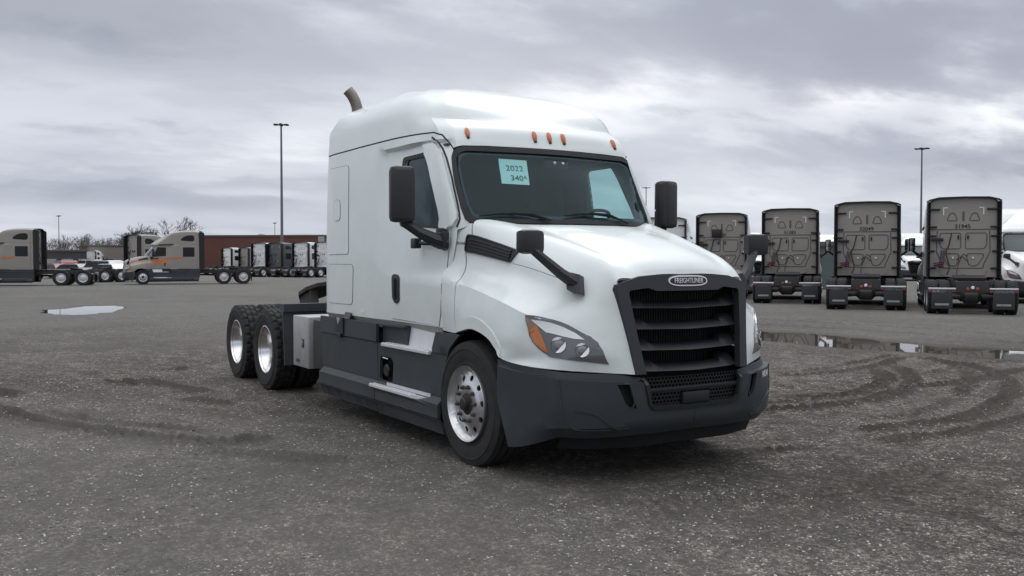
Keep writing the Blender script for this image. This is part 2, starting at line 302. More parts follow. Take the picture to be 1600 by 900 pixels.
def _bp(i, j):
    o = _bo[i] * (1 if j < 6 else .5 if j < 7 else .15); x = _bx[j] + o; y = _by[j] + o * (.0 if j < 3 else .4 if j < 5 else .8)
    if i >= 4 and j > 5: x += .05 * (j - 5) * (1 if i == 5 else .7)
    return (x, y, _bz[i][j])
BUMP = Shell([[_bp(i, j) for j in range(9)] for i in range(6)], BUMP_T, BUMP_S, crt=(1, 2, 4), crs=(5,), sym_s=(0,))
# --- SHELL END
# ------------------------------------------------------------------ mesh helpers
def inside(pts, poly):
    pts = np.asarray(pts, float); x, y = pts[:, 0], pts[:, 1]; r = np.zeros(len(pts), bool); n = len(poly)
    for i in range(n):
        (x1, y1), (x2, y2) = poly[i], poly[(i+1) % n]
        if y1 == y2: continue
        c = ((y1 > y) != (y2 > y)) & (x < (x2-x1)*(y-y1)/(y2-y1)+x1); r ^= c
    return r
def densify(poly, step, closed=True):
    out = []; n = len(poly)
    for i in range(n if closed else n-1):
        a = np.array(poly[i], float); b = np.array(poly[(i+1) % n], float); k = max(1, int(math.ceil(np.linalg.norm(b-a)/step)))
        out += [a+(b-a)*j/k for j in range(k)]
    if not closed: out.append(np.array(poly[-1], float))
    return out
def rounded(poly, r, n=4):
    out = []; m = len(poly)
    for i in range(m):
        p = np.array(poly[i], float); a = np.array(poly[i-1], float)-p; b = np.array(poly[(i+1) % m], float)-p
        la, lb = np.linalg.norm(a), np.linalg.norm(b); q = min(r, la*.45, lb*.45)
        A = p+a/la*q; B = p+b/lb*q
        for k in range(n+1):
            u = k/n; out.append((1-u)**2*A+2*u*(1-u)*p+u*u*B)
    return out
def spline(pts, n=6, closed=False):
    P = [np.array(p, float) for p in pts]; m = len(P); out = []
    for i in range(m if closed else m-1):
        p1, p2 = P[i], P[(i+1) % m]; p0 = P[i-1] if (i or closed) else p1; p3 = P[(i+2) % m] if (closed or i+2 < m) else p2
        for k in range(n):
            u = k/n; out.append(.5*((2*p1)+(p2-p0)*u+(2*p0-5*p1+4*p2-p3)*u*u+(3*p1-p0-3*p2+p3)*u**3))
    if not closed: out.append(P[-1])
    return out
def seg_dist(pts, poly):
    pts = np.asarray(pts, float); d = np.full(len(pts), 1e9)
    for i in range(len(poly)):
        a = np.array(poly[i], float); b = np.array(poly[(i+1) % len(poly)], float); ab = b-a; L = ab@ab
        if L == 0: continue
        t = np.clip(((pts-a)@ab)/L, 0, 1); d = np.minimum(d, np.linalg.norm(pts-(a+t[:, None]*ab), axis=1))
    return d
def cdt(outline, holes=(), step=.05, gs=None, gt=None):
    """triangulated polygon with holes in the plane; returns points, counter-clockwise faces and boundary loops"""
    loops = [densify(outline, step)]+[densify(h, step) for h in holes]
    V = []; E = []; L = []
    for lp in loops:
        b = len(V); n = len(lp); V += [tuple(p) for p in lp]; E += [(b+i, b+(i+1) % n) for i in range(n)]
    lo = np.min(loops[0], axis=0); hi = np.max(loops[0], axis=0)
    if gs is None: gs = np.arange(lo[0]+step/2, hi[0], step)
    if gt is None: gt = np.arange(lo[1]+step/2, hi[1], step)
    if len(gs) and len(gt):
        a, b = np.meshgrid(gs, gt); G = np.stack([a.ravel(), b.ravel()], 1); k = inside(G, loops[0])
        for lp in loops: k &= seg_dist(G, lp) > step*.35
        for lp in loops[1:]: k &= ~inside(G, lp)
        V += [tuple(p) for p in G[k]]
    r = delaunay_2d_cdt([Vector(v) for v in V], E, [], 0, 1e-6)
    P = np.array([tuple(v) for v in r[0]]); F = [tuple(f) for f in r[2]]
    if not F: return P, [], []
    c = np.array([P[list(f)].mean(0) for f in F]); k = inside(c, loops[0])
    for lp in loops[1:]: k &= ~inside(c, lp)
    out = []
    for f, q in zip(F, k):
        if not q: continue
        a, b, c2 = P[f[0]], P[f[1]], P[f[2]]
        out.append(f if (b[0]-a[0])*(c2[1]-a[1])-(b[1]-a[1])*(c2[0]-a[0]) > 0 else f[::-1])
    return P, out, None
def grid_vals(k, step):
    o = []
    for a, b in zip(k[:-1], k[1:]):
        n = max(1, int(round((b-a)/step))); o += [a+(b-a)*i/n for i in range(n)]
    return np.array(o+[k[-1]])
def add_rim(V, F, Nn, thick):
    """give a sheet its edge thickness: a wall of quads along every open edge"""
    if not thick: return V, F
    cnt = {}
    for f in F:
        for i in range(len(f)):
            a, b = f[i], f[(i+1) % len(f)]; cnt[(a, b)] = cnt.get((a, b), 0)+1
    V = list(map(tuple, V)); F = list(F); m = {}
    for (a, b) in [e for e in cnt if (e[1], e[0]) not in cnt]:
        if abs(V[a][1]) < 1e-4 and abs(V[b][1]) < 1e-4: continue          # the middle line is joined to its mirror half
        for v in (a, b):
            if v not in m: m[v] = len(V); V.append(tuple(np.array(V[v])-np.array(Nn[v])*thick))
        F.append((b, a, m[a], m[b]))
    return V, F
def mesh_of(name, V, F, smooth=True, angle=35):
    me = bpy.data.meshes.new(name); me.from_pydata([tuple(map(float, v)) for v in V], [], [tuple(map(int, f)) for f in F]); me.update()
    if smooth:
        me.shade_smooth()
        try: me.set_sharp_from_angle(angle=math.radians(angle))
        except Exception: pass
    return me
def put(name, me, m, parent=None, loc=None, rot=None, label=None):
    o = bpy.data.objects.new(name, me); col.objects.link(o)
    if m is not None:
        if not len(me.materials): me.materials.append(None)
        o.material_slots[0].link = 'OBJECT'; o.material_slots[0].material = m
    if parent is not None: o.parent = parent
    if loc is not None: o.location = loc
    if rot is not None: o.rotation_euler = rot
    if label: o['label'] = label
    return o
def thing(name, label, cat, loc=(0, 0, 0), rotz=0, group=None):
    o = bpy.data.objects.new(name, None); col.objects.link(o); o.location = loc; o.rotation_euler = (0, 0, rotz); o.empty_display_size = .1
    o['label'] = label; o['category'] = cat
    if group: o['group'] = group
    return o
def tag(o, label=None, cat=None, group=None, kind=None):
    for k, v in (('label', label), ('category', cat), ('group', group), ('kind', kind)):
        if v: o[k] = v
    return o
def sides(name, V, F, m, parent, angle=35, which=(-1, 1), label=None, smooth=True):
    """the same part on both flanks (V has y >= 0)"""
    r = []
    for sg in which:
        VV = [(v[0], v[1]*sg, v[2]) for v in V]; FF = F if sg > 0 else [tuple(f)[::-1] for f in F]
        r.append(put(name, mesh_of(name, VV, FF, smooth, angle), m, parent, label=label))
    return r
def join_mirror(V, F):
    n = len(V); V2 = list(map(tuple, V))+[(v[0], -v[1], v[2]) for v in V]; F2 = list(F)+[tuple(i+n for i in f)[::-1] for f in F]
    return V2, F2
def weld(V, F, eps=1e-4):
    bm = bmesh.new(); vs = [bm.verts.new(tuple(map(float, v))) for v in V]
    for f in F:
        try: bm.faces.new([vs[i] for i in f])
        except ValueError: pass
    bmesh.ops.remove_doubles(bm, verts=bm.verts, dist=eps); bmesh.ops.dissolve_degenerate(bm, edges=bm.edges, dist=1e-5)
    return bm
def mirrored(name, V, F, m, parent, angle=35, label=None, smooth=True):
    V, F = join_mirror(V, F); bm = weld(V, F); me = bpy.data.meshes.new(name); bm.to_mesh(me); bm.free()
    if smooth:
        me.shade_smooth(); me.set_sharp_from_angle(angle=math.radians(angle))
    return put(name, me, m, parent, label=label)
def panel(sh, outline, holes=(), step=.05, off=0.0, thick=0.0, sgn=1):
    gs = grid_vals(list(sh.s), step); gt = grid_vals(list(sh.t), step)
    P, F, _ = cdt(outline, holes, step, gs, gt)
    X = sh.ev(P[:, 0], P[:, 1]); Nn = sh.nrm(P[:, 0], P[:, 1])*sgn
    X = X+Nn*off
    if sgn < 0: F = [f[::-1] for f in F]
    # (s,t) counter-clockwise maps to normals pointing inwards for sgn=+1 surfaces: flip them out
    F = [f[::-1] for f in F] if sgn > 0 else F
    a = X[F[0][0]]; chk = 0
    for f in F[:20]: chk += np.dot(np.cross(X[f[1]]-X[f[0]], X[f[2]]-X[f[0]]), Nn[f[0]])
    if chk < 0: F = [f[::-1] for f in F]
    return add_rim(X, F, Nn, thick)
def ribbon(sh, pts, width, off=.002, h=.004, sgn=1, step=.04, closed=False):
    """a raised strip (gap filler, seal, bead) that follows a surface"""
    q = np.array(densify(pts, step, closed)); n = len(q)
    X = sh.ev(q[:, 0], q[:, 1]); Nn = sh.nrm(q[:, 0], q[:, 1])*sgn
    T = (np.roll(X, -1, 0)-np.roll(X, 1, 0)) if closed else np.gradient(X, axis=0)
    S = np.cross(T, Nn); S /= np.maximum(1e-9, np.linalg.norm(S, axis=1, keepdims=True))
    V = []; F = []
    for i in range(n):
        for a, b in ((-.5, -h), (-.4, 0), (.4, 0), (.5, -h)): V.append(X[i]+S[i]*width*a+Nn[i]*(off+b))
    for i in range(n if closed else n-1):
        j = (i+1) % n
        for k in range(3): F.append((i*4+k, j*4+k, j*4+k+1, i*4+k+1))
    a, b, c, d = F[1]; nn = np.cross(V[b]-V[a], V[c]-V[a])
    if nn@Nn[0] < 0: F = [f[::-1] for f in F]
    return V, F
class MB:
    """collects solids and builds ONE mesh"""
    def __init__(s): s.V = []; s.F = []
    def add(s, V, F):
        n = len(s.V); s.V += [tuple(map(float, v)) for v in V]; s.F += [tuple(i+n for i in f) for f in F]; return s
    def box(s, a, b, bev=0.0, M4=None):
        a = np.minimum(a, b), np.maximum(a, b); lo, hi = a
        bm = bmesh.new(); bmesh.ops.create_cube(bm, size=1)
        for v in bm.verts: v.co = Vector([(lo[i]+hi[i])/2+v.co[i]*(hi[i]-lo[i]) for i in range(3)])
        if bev: bmesh.ops.bevel(bm, geom=list(bm.edges), offset=min(bev, .45*float(min(hi-lo))), segments=2, affect='EDGES', profile=.6)
        if M4 is not None: bmesh.ops.transform(bm, matrix=M4, verts=bm.verts)
        bm.verts.index_update(); s.add([v.co[:] for v in bm.verts], [[v.index for v in f.verts] for f in bm.faces]); bm.free(); return s
    def prism(s, poly, d0, d1, axis=1, cap=True):
        """polygon in the two other axes, extruded along axis"""
        n = len(poly); V = []
        for d in (d0, d1):
            for p in poly:
                q = list(p); q.insert(axis, d); V.append(q)
        F = [(i, (i+1) % n, n+(i+1) % n, n+i) for i in range(n)]
        if cap: F += [tuple(range(n))[::-1], tuple(range(n, 2*n))]
        return s.add(V, F)
    def tube(s, pts, r, n=8, cap=True):
        P = [Vector(p) for p in pts]; rr = r if hasattr(r, '__len__') else [r]*len(P); V = []; F = []; prev = None
        for i, p in enumerate(P):
            t = (P[min(i+1, len(P)-1)]-P[max(i-1, 0)]).normalized()
            if prev is None: u = t.orthogonal().normalized()
            else: u = (prev-t*prev.dot(t)).normalized()
            prev = u; v = t.cross(u)
            for k in range(n): a = 2*PI*k/n; V.append(p+(u*math.cos(a)+v*math.sin(a))*rr[i])
        for i in range(len(P)-1):
            for k in range(n): F.append((i*n+k, i*n+(k+1) % n, (i+1)*n+(k+1) % n, (i+1)*n+k))
        if cap: F += [tuple(range(n))[::-1], tuple((len(P)-1)*n+k for k in range(n))]
        return s.add(V, F)
    def lathe(s, prof, n=32, axis=1, c=(0, 0, 0), close=False):
        """profile of (radius, position along axis) turned about the axis"""
        V = []; F = []; m = len(prof)
        for k in range(n):
            a = 2*PI*k/n
            for r, h in prof:
                q = [r*math.cos(a), r*math.sin(a)]; q.insert(axis, h); V.append([q[i]+c[i] for i in range(3)])
        for k in range(n):
            j = (k+1) % n
            for i in range(m-1 if not close else m): F.append((k*m+i, j*m+i, j*m+(i+1) % m, k*m+(i+1) % m))
        return s.add(V, F)
    def obj(s, name, m, parent=None, smooth=True, angle=35, fix=True, **k):
        bm = weld(s.V, s.F, 1e-5)
        if fix: bmesh.ops.recalc_face_normals(bm, faces=bm.faces)
        me = bpy.data.meshes.new(name); bm.to_mesh(me); bm.free()
        if smooth: me.shade_smooth(); me.set_sharp_from_angle(angle=math.radians(angle))
        return put(name, me, m, parent, **k)
    def both(s, name, m, parent=None, angle=35, which=(-1, 1), smooth=True, label=None):
        r = []
        for sg in which:
            t = MB(); t.V = [(v[0], v[1]*sg, v[2]) for v in s.V]; t.F = list(s.F); r.append(t.obj(name, m, parent, smooth, angle, label=label))
        return r
def bxo(name, a, b, m, parent, bev=.006, **k): return MB().box(np.array(a, float), np.array(b, float), bev).obj(name, m, parent, **k)
def text_obj(name, txt, size, m, parent, M4, ext=.001, xs=1.0, align='CENTER', shear=0, off=0):
    """lettering: M4 takes local x (reading direction) and y (up) to the surface"""
    c = bpy.data.curves.new(name, 'FONT'); c.body = txt; c.size = size; c.extrude = ext; c.align_x = align; c.align_y = 'CENTER'; c.shear = shear; c.offset = off; c.resolution_u = 3
    o = bpy.data.objects.new('tmp', c); col.objects.link(o); dg = bpy.context.evaluated_depsgraph_get(); me = bpy.data.meshes.new_from_object(o.evaluated_get(dg)); bpy.data.objects.remove(o)
    me.transform(Matrix.Diagonal((xs, 1, 1, 1))); me.transform(M4); me.name = name
    return put(name, me, m, parent)
def frame(p, xdir, ydir):
    x = Vector(xdir).normalized(); z = x.cross(Vector(ydir)).normalized(); y = z.cross(x)
    return Matrix(((x.x, y.x, z.x, p[0]), (x.y, y.y, z.y, p[1]), (x.z, y.z, z.z, p[2]), (0, 0, 0, 1)))
def copy_tree(o, parent=None, repaint=None, drop=(), only_parts=True):
    c = o.copy(); col.objects.link(c); c.parent = parent
    if repaint:
        for s in c.material_slots:
            if s.material and s.material.name in repaint: s.link = 'OBJECT'; s.material = repaint[s.material.name]
    for ch in list(o.children):
        if ch.name.split('.')[0] in drop: continue
        copy_tree(ch, c, repaint, drop)
    return c
# ------------------------------------------------------------------ the yard: one sheet of packed gravel, out to the horizon
TRACKS = [
 ([(-3.21,5.57),(-3.14,6.77),(-3.72,8.86),(-3.97,9.48)],.10,1), ([(-2.89,5.23),(-2.77,7.05),(-3.58,9.29)],.12,1),
 ([(-1.64,3.89),(-1.05,4.53),(-1.59,5.9),(-2.04,6.61),(-2.88,7.35)],.12,1), ([(-1.3,2.6),(-1.16,3.38),(-1.11,4.74)],.09,.8),
 ([(-.9,2.2),(-.8,3.0),(-.62,3.63),(-.67,4.56),(-.97,5.51),(-1.36,6.26),(-2.0,7.09),(-2.86,7.89)],.13,1.2),
 ([(-3.55,9.34),(-2.37,8.85),(-1.21,7.95),(-.25,6.67),(.19,5.75),(.68,4.35),(.65,3.5),(.61,2.58)],.13,1.3),
 ([(-3.3,9.1),(-2.2,8.5),(-1.35,7.5),(-.65,6.3),(-.15,5.2),(.2,4.2),(.25,3.2)],.10,.9),
 ([(-1.68,6.79),(-2.26,8.86),(-2.26,10.45)],.10,.8), ([(-1.09,5.88),(-1.15,7.64),(-1.36,8.87),(-1.82,11.55)],.12,1),
 ([(.98,2.3),(1.13,3.25),(1.04,4.72),(.79,6.45)],.12,1), ([(.45,.6),(.64,1.05),(.85,1.48),(.91,2.01)],.10,1.1),
 ([(-10.84,12.99),(-6.54,13.65),(-2.72,13.3)],.16,.8), ([(-12.34,14.53),(-7.63,15.2),(-3.59,15.01)],.18,.7), ([(-12,15.6),(-7.5,16.6),(-3,16.4)],.15,.5),
 ([(-7.57,-4.51),(-6.72,-4.12),(-6.07,-3.99)],.14,1), ([(-6.0,-4.54),(-5.14,-4.2),(-4.06,-3.91),(-3.38,-3.63),(-2.9,-3.34),(-2.4,-3.0),(-2.2,-2.75)],.12,1.1),
 ([(-5.06,-3.82),(-4.1,-3.54),(-3.52,-3.24),(-3.07,-2.92),(-2.51,-2.53)],.10,.8), ([(-2.5,-3.05),(-2.18,-2.82),(-1.9,-2.54),(-2.0,-2.4),(-2.3,-2.1)],.12,1.3),
 ([(-7.46,-2.7),(-6.9,-2.66),(-6.5,-2.53)],.16,1.1), ([(-7.51,-2.37),(-6.4,-2.25),(-5.29,-1.81)],.13,.8), ([(-5.21,-2.31),(-4.6,-2.1),(-4.21,-1.91)],.12,1),
 ([(-8.58,-1.87),(-7.99,-1.55)],.18,.9), ([(-2.0,-3.0),(-1.2,-2.4),(-.6,-1.9)],.13,.6), ([(1.2,-1.2),(1.9,-.2),(2.1,1.0),(1.8,2.4)],.16,.35), ([(3.0,-3.2),(3.4,-2.0),(3.2,-.8)],.2,.2)]
PUD_R = [(-10.6,11.75),(-8.79,11.42),(-7.84,12.04),(-6.53,11.85),(-5.14,11.68),(-4.29,11.57),(-3.6,11.99),(-3.2,12.06),(-2.39,12.25),(-1.7,11.9),(-1.75,11.0),(-2.21,10.45),(-2.5,10.30),(-3.83,10.14),(-4.79,9.78),(-5.4,9.62),(-6.96,9.62),(-8.37,9.98),(-10.2,10.6)]
PUD_L = [(-27.77,-1.6),(-26.3,-1.8),(-24.96,-1.73),(-24.35,-1.04),(-25.14,-.05),(-26.13,.35),(-28.0,.8),(-29.78,.9),(-30.26,.5),(-30.09,-.34),(-28.91,-.96)]
def vnoise(x, y, seed=0):
    xi = np.floor(x).astype(np.int64); yi = np.floor(y).astype(np.int64); xf = x-xi; yf = y-yi
    def h(a, b):
        n = (a*374761393+b*668265263+seed*1274126177) & 0xffffffff; n = ((n ^ (n >> 13))*1274126177) & 0xffffffff; return ((n ^ (n >> 16)) & 0xffff)/65535.0
    u = xf*xf*(3-2*xf); v = yf*yf*(3-2*yf)
    return (h(xi, yi)*(1-u)+h(xi+1, yi)*u)*(1-v)+(h(xi, yi+1)*(1-u)+h(xi+1, yi+1)*u)*v
def ground_detail(x, y):
    """height of the fine relief, and how damp/dark the dirt is, at world points"""
    d = np.hypot(x-CAMP.x, y-CAMP.y)
    w1 = x+.35*(vnoise(x*1.3, y*1.3, 5)-.5); w2 = y+.35*(vnoise(x*1.3, y*1.3, 6)-.5)
    z = .022*(vnoise(x*.6, y*.6, 1)-.5)+.016*(vnoise(w1*2.1, w2*2.1, 2)-.5)+.009*(vnoise(w1*6, w2*6, 3)-.5)+.006*(vnoise(x*15, y*15, 4)-.5)*(d < 30)
    near = np.clip((26-d)/10, 0, 1); z *= .25+.75*near; damp = .42*np.clip((.55*vnoise(x*.45+3, y*.45, 41)+.3*vnoise(w1*1.7, w2*1.7, 42)+.15*vnoise(w1*7, w2*7, 43)-.52)*4.5, 0, 1)
    wx = x+.16*(vnoise(x*3, y*3, 11)-.5)+.06*(vnoise(x*11, y*11, 12)-.5); wy = y+.16*(vnoise(x*3, y*3, 13)-.5)+.06*(vnoise(x*11, y*11, 14)-.5)
    P2 = np.stack([x+.55*(wx-x), y+.55*(wy-y)], 1)
    for pts, wd, k in TRACKS:
        wd = wd*.66; k = k*(1.45 if pts[0][1] < 0 else .9)
        q = np.array(spline(pts, 5)); lo = q.min(0)-.9; hi = q.max(0)+.9
        m = np.where((x > lo[0]) & (x < hi[0]) & (y > lo[1]) & (y < hi[1]))[0]
        if not len(m): continue
        best = np.full(len(m), 1e9); arc = np.zeros(len(m)); acc = 0
        for i in range(len(q)-1):
            a = q[i]; ab = q[i+1]-a; L = np.linalg.norm(ab)
            if L < 1e-6: continue
            t = np.clip(((P2[m]-a)@ab)/(L*L), 0, 1); r = P2[m]-(a+t[:, None]*ab); dd = np.linalg.norm(r, axis=1)
            s = dd < best; best[s] = dd[s]; arc[s] = (acc+t*L)[s]; acc += L
        fade = np.clip(np.minimum(arc, acc-arc)/.35, 0, 1)*(.45+.9*vnoise(arc*2.3, arc*0+wd*91, 21))
        g = np.exp(-(best/wd)**2); edge = np.exp(-((best-wd*1.35)/(wd*.45))**2)
        lug = .55+.45*np.sin(arc*2*PI/.085+best*18)
        z[m] += k*fade*(-.034*g*lug+.030*edge); damp[m] = np.maximum(damp[m], np.clip(k*fade*(1.7*g*(.35+.65*lug)+.7*edge), 0, 1))
    for P in (PUD_R, PUD_L):
        lo = np.min(P, 0)-3; hi = np.max(P, 0)+3; m = np.where((x > lo[0]) & (x < hi[0]) & (y > lo[1]) & (y < hi[1]))[0]
        if not len(m): continue
        p = np.stack([x[m], y[m]], 1); dd = seg_dist(p, P); i = inside(p, P); sd = np.where(i, -dd, dd)+.3*(vnoise(x[m]*2.2, y[m]*2.2, 31)-.5)+(.45*(vnoise(x[m]*.8, y[m]*.8, 32)-.5)-.05 if P is PUD_L else 0)
        z[m] = z[m]*np.clip((sd+.1)/.8, .12, 1)+np.where(sd < 0, -.05*np.clip(-sd/.3, 0, 1), .010*np.clip(sd/.5, 0, 1))
        damp[m] = np.maximum(damp[m], np.clip(1-sd/.55, 0, 1)*.75)
    return z, damp
def build_ground():
    na = 760; half = math.radians(39); a0 = YAW
    ang = np.concatenate([np.linspace(-half, half, na), np.linspace(half, 2*PI-half, 60)[1:-1]]); nA = len(ang)
    r = [.35, 1.0, 1.6]; 
    while r[-1] < 60: r.append(r[-1]*1.0078+.0035)
    while r[-1] < 4500: r.append(r[-1]*1.07)
    r = np.array(r); A, R2 = np.meshgrid(ang+a0, r); x = (CAMP.x+R2*np.cos(A)).ravel(); y = (CAMP.y+R2*np.sin(A)).ravel()
    z, damp = ground_detail(x, y); z = z*(np.hypot(x-CAMP.x, y-CAMP.y) < 90)+ground_h(x, y)
    nr = len(r); V = np.stack([x, y, z], 1); V = np.vstack([V, [[CAMP.x, CAMP.y, 0]]])
    i = np.arange(nr-1)[:, None]; j = np.arange(nA)[None, :]; j2 = (j+1) % nA
    Q = np.stack([i*nA+j+0*i, (i+1)*nA+j, (i+1)*nA+j2, i*nA+j2], 2).reshape(-1, 4)
    T = np.stack([np.full(nA, len(V)-1), np.arange(nA), (np.arange(nA)+1) % nA], 1)
    me = bpy.data.meshes.new('ground'); nq, ntr = len(Q), len(T)
    me.vertices.add(len(V)); me.vertices.foreach_set('co', V.astype(np.float32).ravel())
    me.loops.add(nq*4+ntr*3); me.loops.foreach_set('vertex_index', np.concatenate([Q.ravel(), T.ravel()]).astype(np.int32))
    me.polygons.add(nq+ntr); me.polygons.foreach_set('loop_start', np.concatenate([np.arange(nq)*4, nq*4+np.arange(ntr)*3]).astype(np.int32))
    me.update(calc_edges=True); me.validate(); me.shade_smooth()
    at_ = me.attributes.new('damp', 'FLOAT', 'POINT'); at_.data.foreach_set('value', np.concatenate([damp, [0]]).astype(np.float32))
    return me
def ground_material():
    global nt, N, LK
    m = bpy.data.materials.new('packed_gravel'); m.use_nodes = True; nt = m.node_tree; N = nt.nodes.new; LK = nt.links.new; b = nt.nodes['Principled BSDF']
    t = N('ShaderNodeTexCoord').outputs['Object']
    def vor(scale, rnd=1, feature='F1'):
        v = N('ShaderNodeTexVoronoi'); v.feature = feature; v.inputs['Scale'].default_value = scale; v.inputs['Randomness'].default_value = rnd; LK(t, v.inputs['Vector']); return v
    big = noise(t, .16, 5, .6); mid = noise(t, 1.1, 7, .65); fine = noise(t, 14, 6, .7)
    c = ramp(big, [(.3, (.078, .072, .065)), (.5, (.105, .099, .091)), (.72, (.145, .139, .129))])
    c = mixc(mathn('MULTIPLY', ramp(mid, [(.38, (0, 0, 0)), (.62, (1, 1, 1))]), .55), c, (.056, .052, .046))
    c = mixc(.55, c, ramp(fine, [(.36, (.030, .027, .023)), (.5, (.088, .081, .072)), (.64, (.21, .20, .185))]))
    def cells(scale, lo, stops, w_):
        v = vor(scale); s = N('ShaderNodeSeparateColor'); LK(v.outputs['Color'], s.inputs[0]); return v, ramp(s.outputs[0], stops)
    v1, k1 = cells(95, 0, [(0, (.35, .34, .33)), (.55, (.9, .89, .87)), (.80, (1.5, 1.48, 1.45)), (.93, (2.3, 2.28, 2.22)), (.975, (4.2, 4.15, 4.05))], 1)
    v3, k3 = cells(38, 0, [(0, (.55, .54, .52)), (.6, (.95, .94, .92)), (.9, (1.5, 1.48, 1.44)), (1, (1.9, 1.87, 1.8))], 1)
    pat = ramp(noise(t, .8, 5, .6), [(.35, (.35, .35, .35)), (.65, (1, 1, 1))])
    c = mixc(mathn('MULTIPLY', pat, .9), c, mixc(1.0, c, k1, 'MULTIPLY')); c = mixc(.8, c, mixc(1.0, c, k3, 'MULTIPLY'))
    v2 = vor(24); sp = N('ShaderNodeSeparateColor'); LK(v2.outputs['Color'], sp.inputs[0])
    chip = mathn('MULTIPLY', mathn('GREATER_THAN', sp.outputs[0], .92), mathn('LESS_THAN', v2.outputs['Distance'], mathn('MULTIPLY', sp.outputs[2], .34)))
    c = mixc(chip, c, mixc(sp.outputs[1], (.13, .125, .12), (.42, .41, .39)))
    for sc_, dt_, ro, lo_, hi_ in ((3.3, 8, .72, .58, 1.5), (.42, 5, .6, .74, 1.28), (30, 5, .75, .45, 1.8)):
        g3 = ramp(noise(t, sc_, dt_, ro), [(.36, (lo_,)*3), (.5, (1, .99, .98)), (.64, (hi_,)*3)]); c = mixc(1.0, c, g3, 'MULTIPLY')
    a = N('ShaderNodeAttribute'); a.attribute_name = 'damp'
    dk = mathn('MULTIPLY', mathn('ADD', mathn('MULTIPLY', a.outputs['Fac'], 1.35), mathn('MULTIPLY', mathn('SUBTRACT', noise(t, 9, 7, .8), .60), 2.6)), 1.3, clamp=True)
    c = mixc(dk, c, ramp(fine, [(.3, (.022, .018, .012)), (.55, (.044, .035, .025)), (.75, (.080, .066, .048))]))
    # dried, paler patches scattered over the yard
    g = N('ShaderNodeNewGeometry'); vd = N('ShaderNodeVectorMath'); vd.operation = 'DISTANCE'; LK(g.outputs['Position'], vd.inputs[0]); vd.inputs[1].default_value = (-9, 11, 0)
    dry = mathn('MULTIPLY', ramp(mathn('MULTIPLY', noise(t, .09, 4, .5), 1.0), [(.38, (0, 0, 0)), (.60, (1, 1, 1))]), .5)
    c = mixc(dry, c, (.19, .18, .165))
    # brightening of ground seen at a shallow angle, painted in by distance
    vd.inputs[1].default_value = (2, -1, 0); far_bright = ramp(mathn('DIVIDE', mathn('ADD', vd.outputs['Value'], mathn('MULTIPLY', mathn('SUBTRACT', noise(t, .22, 5, .6), .5), 12.0)), 60.0), [(.20, (0, 0, 0)), (.36, (1, 1, 1))])
    c = mixc(mathn('MULTIPLY', far_bright, .48), c, mixc(.5, ramp(mid, [(.3, (.15, .146, .137)), (.7, (.235, .23, .22))]), ramp(fine, [(.35, (.11, .106, .10)), (.65, (.27, .265, .255))])))
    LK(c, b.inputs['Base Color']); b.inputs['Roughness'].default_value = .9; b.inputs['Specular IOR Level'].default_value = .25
    hsum = mathn('ADD', mathn('MULTIPLY', v1.outputs['Distance'], -.7), mathn('ADD', mathn('MULTIPLY', v2.outputs['Distance'], -.6), mathn('MULTIPLY', fine, 1.3)))
    bn = N('ShaderNodeBump'); bn.inputs['Strength'].default_value = .9; bn.inputs['Distance'].default_value = .022; LK(hsum, bn.inputs['Height']); LK(bn.outputs[0], b.inputs['Normal'])
    return m
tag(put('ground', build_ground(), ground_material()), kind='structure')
def water_material():
    global nt, N, LK
    m = material('puddle_water', (.085, .075, .058), .02, spec=1.0); nt = m.node_tree; N = nt.nodes.new; LK = nt.links.new; b = nt.nodes['Principled BSDF']
    t = N('ShaderNodeTexCoord').outputs['Object']; b.inputs['IOR'].default_value = 1.6
    bn = N('ShaderNodeBump'); bn.inputs['Strength'].default_value = .02; bn.inputs['Distance'].default_value = .01; LK(noise(t, 5, 2, .5), bn.inputs['Height']); LK(bn.outputs[0], b.inputs['Normal'])
    return m
WATER = water_material()
for nm, P in (('puddle', PUD_R), ('puddle', PUD_L)):
    c = np.mean(P, 0); big = [tuple(c+(np.array(p)-c)*1.10) for p in P]; pts, F, _ = cdt([tuple(p) for p in spline(big, 3, True)], (), 1.0)
    zc = float(ground_h(c[0], c[1]))-.012
    o = put(nm, mesh_of(nm, [(p[0], p[1], zc) for p in pts], F), WATER); tag(o, kind='structure')
